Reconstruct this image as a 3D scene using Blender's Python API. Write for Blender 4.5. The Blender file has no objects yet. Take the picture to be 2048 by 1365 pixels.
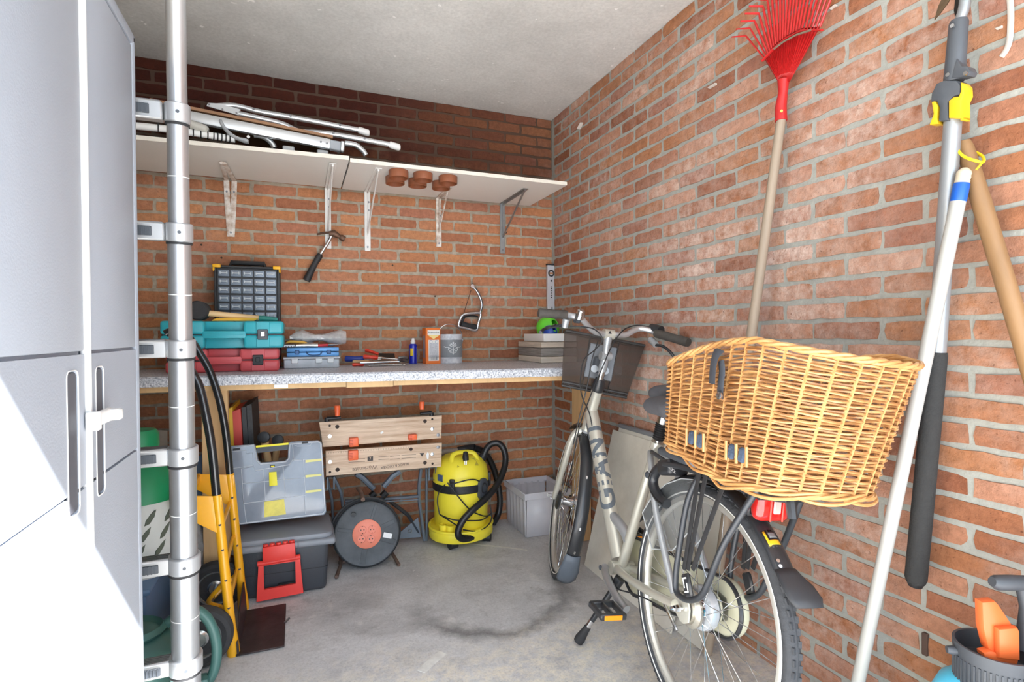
import bpy
SKY, SUN, EXPO = 1.3, 14.0, 1.66
import bpy, bmesh, math, random
from mathutils import Vector, Matrix, Euler
R = random.Random(7)
PI = math.pi
sc = bpy.context.scene
col = sc.collection

# ------------------------------------------------------------------ camera, sky, sun, exposure
CAM = Vector((-1.49645, -3.09183, 1.13749))
FPX = 1085.675
CR = Vector((0.929655, -0.368399, -0.004778)); CU = Vector((0.009573, 0.01119, 0.999892)); CD = Vector((0.368306, 0.9296, -0.013929))
cd = bpy.data.cameras.new('camera'); cam = bpy.data.objects.new('camera', cd); col.objects.link(cam)
cd.sensor_width = 36.0; cd.lens = 36.0 * FPX / 2048.0; cd.clip_start = 0.02
m = Matrix((CR, CU, -CD)).transposed().to_4x4(); m.translation = CAM
cam.matrix_world = m
sc.camera = cam

def srgb(r, g, b):
    f = lambda c: (c/255.0)/12.92 if c <= 10 else ((c/255.0+.055)/1.055)**2.4
    return (f(r), f(g), f(b), 1.0)

w = bpy.data.worlds.new('sky'); sc.world = w; w.use_nodes = True
bg = w.node_tree.nodes['Background']
bg.inputs[0].default_value = (0.72, 0.85, 1.0, 1); bg.inputs[1].default_value = SKY
sl = bpy.data.lights.new('sun', 'SUN'); so = bpy.data.objects.new('sun', sl); col.objects.link(so)
sl.energy = SUN; sl.angle = 0.012; sl.color = (0.97, 0.98, 1.0)
so.location = (3, -7, 5)
so.rotation_euler = Vector((-0.85, 1.0, -1.024)).to_track_quat('-Z', 'Y').to_euler()
sc.view_settings.view_transform = 'Standard'; sc.view_settings.look = 'None'
sc.view_settings.gamma = 1.0; sc.view_settings.use_curve_mapping = False
sc.view_settings.exposure = EXPO
sc.cycles.max_bounces = 14; sc.cycles.diffuse_bounces = 8; sc.cycles.transparent_max_bounces = 24
sc.cycles.caustics_reflective = False; sc.cycles.caustics_refractive = False

# ------------------------------------------------------------------ measuring: a pixel of the 2048x1365 photograph carried onto a real plane
def ray(px, py): return CD + CR*((px-1024)/FPX) - CU*((py-682.5)/FPX)
def on_x(px, py, x): d = ray(px, py); return CAM + d*((x-CAM.x)/d.x)
def on_y(px, py, y): d = ray(px, py); return CAM + d*((y-CAM.y)/d.y)
def on_z(px, py, z): d = ray(px, py); return CAM + d*((z-CAM.z)/d.z)
def on_plane(px, py, o, n): d = ray(px, py); return CAM + d*((o-CAM).dot(n)/d.dot(n))

# ------------------------------------------------------------------ materials
MATS = {}
def nt(name):
    m = bpy.data.materials.new(name); m.use_nodes = True
    t = m.node_tree; return m, t, t.nodes, t.links, t.nodes['Principled BSDF']
def mat(name, c, rough=.5, metal=0., vary=0., vscale=8., bump=0., bscale=60., coat=0., trans=0., alpha=1., c2=None, dirt=None, stretch=None, spec=None, emit=0):
    if name in MATS: return MATS[name]
    m, t, N, Lk, b = nt(name)
    b.inputs['Base Color'].default_value = c; b.inputs['Roughness'].default_value = rough; b.inputs['Metallic'].default_value = metal
    b.inputs['Coat Weight'].default_value = coat; b.inputs['Transmission Weight'].default_value = trans; b.inputs['Alpha'].default_value = alpha
    if spec is not None: b.inputs['Specular IOR Level'].default_value = spec
    tc = N.new('ShaderNodeTexCoord'); vec = tc.outputs['Object']
    if stretch:
        mp = N.new('ShaderNodeMapping'); mp.inputs['Scale'].default_value = stretch; Lk.new(vec, mp.inputs[0]); vec = mp.outputs[0]
    if vary or c2:
        n = N.new('ShaderNodeTexNoise'); n.inputs['Scale'].default_value = vscale; n.inputs['Detail'].default_value = 6; n.inputs['Roughness'].default_value = .65
        Lk.new(vec, n.inputs['Vector'])
        r = N.new('ShaderNodeValToRGB'); Lk.new(n.outputs['Fac'], r.inputs[0])
        r.color_ramp.elements[0].position = .32; r.color_ramp.elements[1].position = .68
        lo = c2 if c2 else tuple(x*(1-vary) for x in c[:3])+(1,)
        r.color_ramp.elements[0].color = lo
        r.color_ramp.elements[1].color = c if c2 else tuple(min(1, x*(1+vary*.6)) for x in c[:3])+(1,)
        Lk.new(r.outputs[0], b.inputs['Base Color'])
    if bump:
        n2 = N.new('ShaderNodeTexNoise'); n2.inputs['Scale'].default_value = bscale; n2.inputs['Detail'].default_value = 5
        Lk.new(vec, n2.inputs['Vector'])
        bp_ = N.new('ShaderNodeBump'); bp_.inputs['Strength'].default_value = bump; bp_.inputs['Distance'].default_value = .004
        Lk.new(n2.outputs['Fac'], bp_.inputs['Height']); Lk.new(bp_.outputs[0], b.inputs['Normal'])
    MATS[name] = m; return m

# ------------------------------------------------------------------ mesh building
class MB:
    def __init__(s, M=None): s.v = []; s.f = []; s.M = M or Matrix()
    def add(s, vs, fs, M=None):
        T = s.M @ M if M is not None else s.M
        o = len(s.v); s.v += [T @ Vector(p) for p in vs]; s.f += [tuple(i+o for i in f) for f in fs]
    def box(s, c, d, rot=None, bev=0., seg=1, taper=None):
        bm = bmesh.new(); bmesh.ops.create_cube(bm, size=1)
        for v in bm.verts:
            v.co = Vector((v.co.x*d[0], v.co.y*d[1], v.co.z*d[2]))
            if taper and v.co.z < 0: v.co.x *= taper[0]; v.co.y *= taper[1]
        if bev: bmesh.ops.bevel(bm, geom=bm.edges[:], offset=bev, segments=seg, affect='EDGES', profile=.5)
        T = Matrix.Translation(c) @ (Euler(rot).to_matrix().to_4x4() if rot else Matrix())
        bm.verts.index_update()
        s.add([v.co for v in bm.verts], [[v.index for v in f.verts] for f in bm.faces], T); bm.free(); return s
    def tube(s, path, r, n=8, closed=False, cap=True, flat=1., up=None):
        P = [Vector(p) for p in path]; k = len(P)
        rr = r if isinstance(r, (list, tuple)) else [r]*k
        tang = []
        for i in range(k):
            a = P[(i-1) % k] if (closed or i > 0) else P[i]; b = P[(i+1) % k] if (closed or i < k-1) else P[i]
            d = (b-a); tang.append(d.normalized() if d.length > 1e-9 else Vector((0, 0, 1)))
        ref = Vector(up) if up else (Vector((0, 0, 1)) if abs(tang[0].z) < .9 else Vector((1, 0, 0)))
        nrm = (ref - tang[0]*ref.dot(tang[0])).normalized(); vs = []; fs = []
        for i in range(k):
            nrm = (nrm - tang[i]*nrm.dot(tang[i])).normalized(); bn = tang[i].cross(nrm)
            for j in range(n):
                a = 2*PI*j/n; vs.append(P[i] + nrm*(math.cos(a)*rr[i]*flat) + bn*(math.sin(a)*rr[i]))
        for i in range(k if closed else k-1):
            for j in range(n):
                a = i*n+j; b = i*n+(j+1) % n; c = ((i+1) % k)*n+(j+1) % n; d = ((i+1) % k)*n+j
                fs.append((a, b, c, d))
        if cap and not closed: fs.append(tuple(range(n-1, -1, -1))); fs.append(tuple((k-1)*n+j for j in range(n)))
        s.add(vs, fs); return s
    def cyl(s, a, b, r, r2=None, n=16): return s.tube([a, b], [r, r if r2 is None else r2], n)
    def lathe(s, prof, n=24, M=None, a0=0., a1=2*PI):
        full = abs(a1-a0-2*PI) < 1e-6; m = n if full else n+1; vs = []; fs = []
        for (r, z) in prof:
            for j in range(m):
                a = a0+(a1-a0)*j/n; vs.append((r*math.cos(a), r*math.sin(a), z))
        for i in range(len(prof)-1):
            for j in range(n):
                a = i*m+j; b = i*m+(j+1) % m; fs.append((a, b, b+m, a+m))
        if full and (abs(prof[0][0]-prof[-1][0])+abs(prof[0][1]-prof[-1][1]) > 1e-7):
            if prof[0][0] > 1e-6: fs.append(tuple(range(m-1, -1, -1)))
            if prof[-1][0] > 1e-6: fs.append(tuple((len(prof)-1)*m+j for j in range(m)))
        s.add(vs, fs, M); return s
    def prism(s, poly, d, M=None, bev=0.):
        # polygon in XY, extruded d along +Z (M places it)
        bm = bmesh.new(); vs = [bm.verts.new((x, y, 0)) for x, y in poly]; f = bm.faces.new(vs)
        g = bmesh.ops.extrude_face_region(bm, geom=[f]); bmesh.ops.translate(bm, vec=(0, 0, d), verts=[e for e in g['geom'] if isinstance(e, bmesh.types.BMVert)])
        bmesh.ops.recalc_face_normals(bm, faces=bm.faces)
        if bev:
            es = [e for e in bm.edges if abs(e.verts[0].co.z-e.verts[1].co.z) < 1e-7]
            bmesh.ops.bevel(bm, geom=es, offset=bev, segments=2, affect='EDGES', profile=.5)
        bm.verts.index_update()
        s.add([v.co for v in bm.verts], [[v.index for v in f.verts] for f in bm.faces], M); bm.free(); return s
    def quadgrid(s, g, close_u=False):
        # g[i][j] points
        a = len(g); b = len(g[0]); vs = [p for r_ in g for p in r_]; fs = []
        for i in range(a if close_u else a-1):
            for j in range(b-1):
                fs.append((i*b+j, ((i+1) % a)*b+j, ((i+1) % a)*b+j+1, i*b+j+1))
        s.add(vs, fs); return s
    def build(s, name, m, parent=None, ang=38, kind=None, label=None, solid=0., subd=0, normals=True):
        off = parent.matrix_basis.translation if parent is not None and parent.get('base') else Vector()
        if parent is not None and not parent.get('base') and parent.parent is not None: off = Vector(parent.parent.matrix_basis.translation)
        me = bpy.data.meshes.new(name); me.from_pydata([p-off for p in s.v], [], s.f)
        if normals:
            bm = bmesh.new(); bm.from_mesh(me); bmesh.ops.recalc_face_normals(bm, faces=bm.faces); bm.to_mesh(me); bm.free()
        me.polygons.foreach_set('use_smooth', [True]*len(me.polygons)); me.set_sharp_from_angle(angle=math.radians(ang))
        me.materials.append(m); o = bpy.data.objects.new(name, me); col.objects.link(o)
        if parent is not None: o.parent = parent
        if kind: o['kind'] = kind
        if label: o['label'] = label
        if solid:
            md = o.modifiers.new('thickness', 'SOLIDIFY'); md.thickness = solid; md.offset = 0
        if subd:
            md = o.modifiers.new('smooth', 'SUBSURF'); md.levels = subd; md.render_levels = subd
        return o

def thing(name, label, cat, loc=(0, 0, 0), group=None):
    o = bpy.data.objects.new(name, None); col.objects.link(o); o.location = loc; o.empty_display_size = .05
    o.matrix_basis = Matrix.Translation(loc)
    o['label'] = label; o['category'] = cat; o['base'] = 1
    if group: o['group'] = group
    return o
def tag(o, label, cat, group=None):
    o['label'] = label; o['category'] = cat
    if group: o['group'] = group
    return o
def dup(root, dl, label=None, group=None):
    r = root.copy(); col.objects.link(r); r.matrix_basis = Matrix.Translation(Vector(dl)) @ root.matrix_basis
    if label: r['label'] = label
    if group: r['group'] = group
    for ch in list(root.children):
        c = ch.copy(); col.objects.link(c); c.parent = r
        for g in list(ch.children):
            d = g.copy(); col.objects.link(d); d.parent = c
    return r
def spline(pts, k=6, closed=False):
    P = [Vector(p) for p in pts]; n = len(P); out = []
    for i in range(n if closed else n-1):
        g = lambda j: P[j % n] if closed else P[max(0, min(n-1, j))]
        a, b, c, d = g(i-1), g(i), g(i+1), g(i+2)
        for j in range(k):
            t = j/k; out.append(.5*((2*b)+(c-a)*t+(2*a-5*b+4*c-d)*t*t+(3*b-a-3*c+d)*t**3))
    if not closed: out.append(P[-1])
    return out
def arc(c, r, a0, a1, n, ex, ey):
    c = Vector(c); ex = Vector(ex); ey = Vector(ey)
    return [c+ex*(r*math.cos(a0+(a1-a0)*i/n))+ey*(r*math.sin(a0+(a1-a0)*i/n)) for i in range(n+1)]
def frame(o, ex, ey):
    ex = Vector(ex).normalized(); ez = ex.cross(Vector(ey)).normalized(); ey = ez.cross(ex)
    M = Matrix((ex, ey, ez)).transposed().to_4x4(); M.translation = Vector(o); return M
def rrect(w, h, r, n=4, cx=0., cy=0.):
    out = []
    for (x, y, a) in ((w/2-r, h/2-r, 0), (-w/2+r, h/2-r, PI/2), (-w/2+r, -h/2+r, PI), (w/2-r, -h/2+r, 1.5*PI)):
        for i in range(n+1): out.append((cx+x+r*math.cos(a+PI/2*i/n), cy+y+r*math.sin(a+PI/2*i/n)))
    return out
def text(name, body, size, M, m, parent, depth=.0006, align='CENTER', sx=1., shear=0., font_bold=0.):
    c = bpy.data.curves.new(name, 'FONT'); c.body = body; c.size = size; c.align_x = align; c.align_y = 'CENTER'; c.extrude = depth; c.shear = shear; c.offset = font_bold
    c.resolution_u = 4
    o = bpy.data.objects.new(name, c); col.objects.link(o)
    dg = bpy.context.evaluated_depsgraph_get(); me = bpy.data.meshes.new_from_object(o.evaluated_get(dg))
    col.objects.unlink(o); bpy.data.objects.remove(o)
    b = MB(); b.add([(v.co.x*sx, v.co.y, v.co.z) for v in me.vertices], [tuple(p.vertices) for p in me.polygons], M)
    return b.build(name, m, parent)
# ------------------------------------------------------------------ the room
CEIL = 2.475; XL = -2.36; YF = -3.45; CS = .0625; LB = .21448; Z0 = 2.421

def brick_mat(name, ramp, effl, stain_shade=False):
    m, t, N, Lk, b = nt(name)
    oi = N.new('ShaderNodeObjectInfo'); ge = N.new('ShaderNodeNewGeometry')
    ad = N.new('ShaderNodeMath'); ad.operation = 'ADD'; Lk.new(oi.outputs['Random'], ad.inputs[0]); Lk.new(ge.outputs['Random Per Island'], ad.inputs[1])
    fr = N.new('ShaderNodeMath'); fr.operation = 'FRACT'; Lk.new(ad.outputs[0], fr.inputs[0])
    rp = N.new('ShaderNodeValToRGB'); Lk.new(fr.outputs[0], rp.inputs[0]); e = rp.color_ramp.elements
    while len(e) < len(ramp): e.new(.5)
    for i, (p, c) in enumerate(ramp): e[i].position = p; e[i].color = c
    def noise(scale, detail=6, rough=.6):
        n = N.new('ShaderNodeTexNoise'); n.inputs['Scale'].default_value = scale; n.inputs['Detail'].default_value = detail; n.inputs['Roughness'].default_value = rough
        Lk.new(ge.outputs['Position'], n.inputs['Vector']); return n
    def ramp2(src, a, bb, c0=(0, 0, 0, 1), c1=(1, 1, 1, 1)):
        r = N.new('ShaderNodeValToRGB'); r.color_ramp.elements[0].position = a; r.color_ramp.elements[1].position = bb
        r.color_ramp.elements[0].color = c0; r.color_ramp.elements[1].color = c1; Lk.new(src, r.inputs[0]); return r
    def mix(kind, f, a, bcol):
        x = N.new('ShaderNodeMix'); x.data_type = 'RGBA'; x.blend_type = kind
        if isinstance(f, float): x.inputs[0].default_value = f
        else: Lk.new(f, x.inputs[0])
        Lk.new(a, x.inputs[6])
        if isinstance(bcol, tuple): x.inputs[7].default_value = bcol
        else: Lk.new(bcol, x.inputs[7])
        return x.outputs[2]
    fine = ramp2(noise(38, 8, .7).outputs['Fac'], .3, .72, (.68, .66, .64, 1), (1.16, 1.14, 1.12, 1))
    c = mix('MULTIPLY', 1., rp.outputs[0], fine.outputs[0])
    # white bloom of salts: broad patches broken up by a fine noise
    big = ramp2(noise(*effl[0]).outputs['Fac'], effl[1], effl[2])
    sm = ramp2(noise(23, 7, .7).outputs['Fac'], .36, .66)
    mm = N.new('ShaderNodeMath'); mm.operation = 'MULTIPLY'; Lk.new(big.outputs[0], mm.inputs[0]); Lk.new(sm.outputs[0], mm.inputs[1])
    m2 = N.new('ShaderNodeMath'); m2.operation = 'MULTIPLY'; Lk.new(mm.outputs[0], m2.inputs[0]); m2.inputs[1].default_value = effl[3]
    if not stain_shade:   # the salts are thickest in one broad damp patch at chest height
        vd = N.new('ShaderNodeVectorMath'); vd.operation = 'DISTANCE'; Lk.new(ge.outputs['Position'], vd.inputs[0]); vd.inputs[1].default_value = (0, -1.45, 1.18)
        pm = N.new('ShaderNodeMapRange'); Lk.new(vd.outputs['Value'], pm.inputs[0]); pm.inputs[1].default_value = .25; pm.inputs[2].default_value = 1.0; pm.inputs[3].default_value = 1.0; pm.inputs[4].default_value = 0.
        s3 = ramp2(noise(17, 8, .75).outputs['Fac'], .38, .66); m3 = N.new('ShaderNodeMath'); m3.operation = 'MULTIPLY'; Lk.new(pm.outputs[0], m3.inputs[0]); Lk.new(s3.outputs[0], m3.inputs[1])
        m4 = N.new('ShaderNodeMath'); m4.operation = 'MULTIPLY_ADD'; m4.use_clamp = True; Lk.new(m3.outputs[0], m4.inputs[0]); m4.inputs[1].default_value = .75; Lk.new(m2.outputs[0], m4.inputs[2]); m2 = m4
    # every brick takes up the salts differently
    rr = N.new('ShaderNodeMath'); rr.operation = 'MULTIPLY'; Lk.new(fr.outputs[0], rr.inputs[0]); rr.inputs[1].default_value = 7.31
    rf_ = N.new('ShaderNodeMath'); rf_.operation = 'FRACT'; Lk.new(rr.outputs[0], rf_.inputs[0])
    rm_ = N.new('ShaderNodeMapRange'); Lk.new(rf_.outputs[0], rm_.inputs[0]); rm_.inputs[3].default_value = .42; rm_.inputs[4].default_value = 1.15
    m5 = N.new('ShaderNodeMath'); m5.operation = 'MULTIPLY'; m5.use_clamp = True; Lk.new(m2.outputs[0], m5.inputs[0]); Lk.new(rm_.outputs[0], m5.inputs[1]); m2 = m5
    c = mix('MIX', m2.outputs[0], c, srgb(226, 204, 192))
    pits = ramp2(noise(95, 3, .5).outputs['Fac'], .27, .34, (.45, .40, .38, 1), (1, 1, 1, 1))
    c = mix('MULTIPLY', .8, c, pits.outputs[0])
    if stain_shade:   # damp stain plus the shade above the shelf, painted into the top courses
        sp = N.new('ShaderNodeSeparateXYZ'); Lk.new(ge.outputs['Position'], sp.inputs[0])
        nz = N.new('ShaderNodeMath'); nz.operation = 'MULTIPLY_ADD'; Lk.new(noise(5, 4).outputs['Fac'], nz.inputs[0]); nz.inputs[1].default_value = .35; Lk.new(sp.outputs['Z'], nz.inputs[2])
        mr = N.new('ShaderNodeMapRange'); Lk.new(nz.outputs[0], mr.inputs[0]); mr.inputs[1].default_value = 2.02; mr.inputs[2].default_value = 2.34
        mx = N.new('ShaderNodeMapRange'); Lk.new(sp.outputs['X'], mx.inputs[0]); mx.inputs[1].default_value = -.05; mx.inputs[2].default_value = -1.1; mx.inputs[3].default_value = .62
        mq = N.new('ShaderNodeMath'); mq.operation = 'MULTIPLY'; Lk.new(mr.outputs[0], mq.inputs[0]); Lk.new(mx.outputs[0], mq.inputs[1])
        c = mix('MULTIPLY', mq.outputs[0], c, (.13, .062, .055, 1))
    Lk.new(c, b.inputs['Base Color']); b.inputs['Roughness'].default_value = .82; b.inputs['Specular IOR Level'].default_value = .3
    hn = noise(60, 8, .7); bu = N.new('ShaderNodeBump'); bu.inputs['Strength'].default_value = .8; bu.inputs['Distance'].default_value = .008
    Lk.new(hn.outputs['Fac'], bu.inputs['Height']); Lk.new(bu.outputs[0], b.inputs['Normal'])
    return m
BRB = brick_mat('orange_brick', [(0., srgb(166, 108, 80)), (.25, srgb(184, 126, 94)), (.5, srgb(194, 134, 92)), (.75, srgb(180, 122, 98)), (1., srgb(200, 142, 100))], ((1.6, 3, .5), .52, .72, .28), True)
BRR = brick_mat('pale_red_brick', [(0., srgb(148, 92, 66)), (.2, srgb(166, 110, 78)), (.4, srgb(178, 122, 84)), (.6, srgb(158, 104, 84)), (.8, srgb(180, 126, 98)), (1., srgb(188, 140, 116))], ((1.9, 3, .5), .40, .66, .6))
MORT = mat('mortar', srgb(186, 176, 160), .95, vary=.14, vscale=30, bump=.6, bscale=90)
def stain_shade_mortar():  # mortar colour darkened near the ceiling: damp stain and painted-in shade
    m, t, N, Lk, b = nt('stain_shade_mortar'); ge = N.new('ShaderNodeNewGeometry'); sp = N.new('ShaderNodeSeparateXYZ'); Lk.new(ge.outputs['Position'], sp.inputs[0])
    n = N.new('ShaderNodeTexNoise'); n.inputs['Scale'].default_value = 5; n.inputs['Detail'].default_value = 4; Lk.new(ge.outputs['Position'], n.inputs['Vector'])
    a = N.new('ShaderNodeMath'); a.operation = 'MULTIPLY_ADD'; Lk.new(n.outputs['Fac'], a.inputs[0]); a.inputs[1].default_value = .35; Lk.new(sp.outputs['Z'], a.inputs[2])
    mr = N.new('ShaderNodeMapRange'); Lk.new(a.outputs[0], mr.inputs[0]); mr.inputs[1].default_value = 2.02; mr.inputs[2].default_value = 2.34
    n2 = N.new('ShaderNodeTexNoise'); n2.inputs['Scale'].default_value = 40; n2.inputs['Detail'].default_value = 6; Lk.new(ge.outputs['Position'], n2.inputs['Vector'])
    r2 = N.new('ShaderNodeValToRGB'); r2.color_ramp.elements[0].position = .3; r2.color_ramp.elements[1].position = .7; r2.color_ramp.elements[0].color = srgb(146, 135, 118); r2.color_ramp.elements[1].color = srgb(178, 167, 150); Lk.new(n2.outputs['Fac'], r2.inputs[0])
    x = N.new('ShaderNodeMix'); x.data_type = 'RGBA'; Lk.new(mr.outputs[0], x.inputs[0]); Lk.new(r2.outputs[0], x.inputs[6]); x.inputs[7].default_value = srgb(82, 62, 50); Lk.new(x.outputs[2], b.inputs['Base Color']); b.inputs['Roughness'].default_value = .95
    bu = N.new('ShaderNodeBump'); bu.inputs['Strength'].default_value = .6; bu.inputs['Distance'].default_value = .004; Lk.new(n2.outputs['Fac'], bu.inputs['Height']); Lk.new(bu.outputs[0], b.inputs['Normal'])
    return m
MORTR = mat('pale_mortar', srgb(160, 161, 154), .95, vary=.12, vscale=30, bump=.6, bscale=90)

def brick_mesh(w, h, seed):
    r = random.Random(seed); nx = 5 if w > .12 else 3; nz = 2; d = .014; vs = []; fs = []; j = lambda a: r.uniform(-a, a)
    # front face grid (y=0 is the face, +y into the wall); edges wavy, corners knocked off
    for k in range(nz+1):
        for i in range(nx+1):
            x = -w/2+w*i/nx; z = -h/2+h*k/nz; e = 0
            if i in (0, nx): x += j(.0032); e = 1
            else: x += j(.004)
            if k in (0, nz): z += j(.0026); e += 1
            y = .0015*e + j(.0012)
            if e == 2: x *= .99; z *= .945
            vs.append((x, y, z))
    for k in range(nz):
        for i in range(nx): a = k*(nx+1)+i; fs.append((a, a+1, a+nx+2, a+nx+1))
    rim = [i for i in range(nx+1)]+[k*(nx+1)+nx for k in range(1, nz+1)]+[nz*(nx+1)+i for i in range(nx-1, -1, -1)]+[k*(nx+1) for k in range(nz-1, 0, -1)]
    o = len(vs)
    for q in rim: x, y, z = vs[q]; vs.append((x*1.012, d, z*1.04))
    for i in range(len(rim)): a = rim[i]; b = rim[(i+1) % len(rim)]; fs.append((b, a, o+i, o+(i+1) % len(rim)))
    return vs, fs
HB = CS-.0150; FULL = LB-.0145; HALF = LB/2-.0140
PIECE = {}
for nm, wd, cnt in (('full', FULL, 10), ('half', HALF, 4)):
    PIECE[nm] = [brick_mesh(wd, HB, 100+i*7+(50 if nm == 'half' else 0)) for i in range(cnt)]
def lay_bricks(wall, spots, m, T, shown=300):
    # spots: (x along the wall, z centre, kind); T turns wall coordinates into the room
    def score(s):
        p = T @ Vector((s[0], 0, s[1])); d = p-CAM; dz = d.dot(CD)
        if dz < .2: return -1
        u = 1024+FPX*d.dot(CR)/dz; v = 682-FPX*d.dot(CU)/dz
        if not (-90 < u < 2140 and -30 < v < 1395): return -1
        nrm = (T.to_3x3() @ Vector((0, -1, 0))); return abs(d.normalized().dot(nrm))/dz**2*(1 if s[2] == 'full' else .5)
    spots = sorted(spots, key=score, reverse=True)
    ms = {k: [] for k in PIECE}
    for k in PIECE:
        for i, (vs, fs) in enumerate(PIECE[k]):
            me = bpy.data.meshes.new('brick'); me.from_pydata([T.to_3x3() @ Vector(p) for p in vs], [], fs); me.materials.append(m); ms[k].append(me)
    rest = MB()
    for i, s in enumerate(spots):
        p = T @ Vector((s[0], R.uniform(-.0015, .0015), s[1]))
        if i < shown and score(s) > 0:
            o = bpy.data.objects.new('brick', R.choice(ms[s[2]])); o.location = p; col.objects.link(o); o.parent = wall
        else:
            vs, fs = R.choice(PIECE[s[2]]); rest.add([T.to_3x3() @ Vector(q)+p for q in vs], fs)
    rest.build('brick_course', m, wall, kind='stuff', normals=False)
def wall_obj(name, m, boxes):
    b = MB()
    for c, d in boxes: b.box(c, d)
    o = b.build(name, m); o['kind'] = 'structure'; return o
wb = wall_obj('wall_back', stain_shade_mortar(), [((XL/2+.05, .0055+.06, CEIL/2), (-XL+.3, .12, CEIL+.3))])
wr = wall_obj('wall_right', MORTR, [((.0045+.06, YF/2, CEIL/2), (.12, -YF+.02, CEIL+.3))])
spots = []
for k in range(-1, 39):
    z = Z0-k*CS-CS/2; ox = -.0104
    if k == -1: z -= .003
    if k % 2 == 0: n0 = 0; xs = [(-(i+.5)*LB-ox-(0 if i else 0), 'full') for i in range(11)]
    else: xs = [(-.25*LB-ox-.003, 'half')]+[(-(i+1)*LB-ox, 'full') for i in range(11)]
    spots += [(x+R.uniform(-.003, .003), z+R.uniform(-.0015, .0015), q) for x, q in xs]
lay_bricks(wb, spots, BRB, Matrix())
spots = []
for k in range(-1, 39):
    z = Z0-k*CS-CS/2; oy = .039
    if k == -1: z -= .003
    # wall coordinate runs along -y
    if k % 2 == 0: xs = [(oy/2+LB*.25+.012, 'half')]+[(oy+LB/2+(i+.5)*LB, 'full') for i in range(16)]
    else: xs = [(oy+LB*.5-.012, 'full')]+[(oy+LB+(i+.5)*LB, 'full') for i in range(15)]
    spots += [(x+R.uniform(-.003, .003), z+R.uniform(-.0015, .0015), q) for x, q in xs if x < -YF-.08]
TR = Matrix(((0, 1, 0, 0), (-1, 0, 0, 0), (0, 0, 1, 0), (0, 0, 0, 1)))
lay_bricks(wr, spots, BRR, TR)

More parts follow.
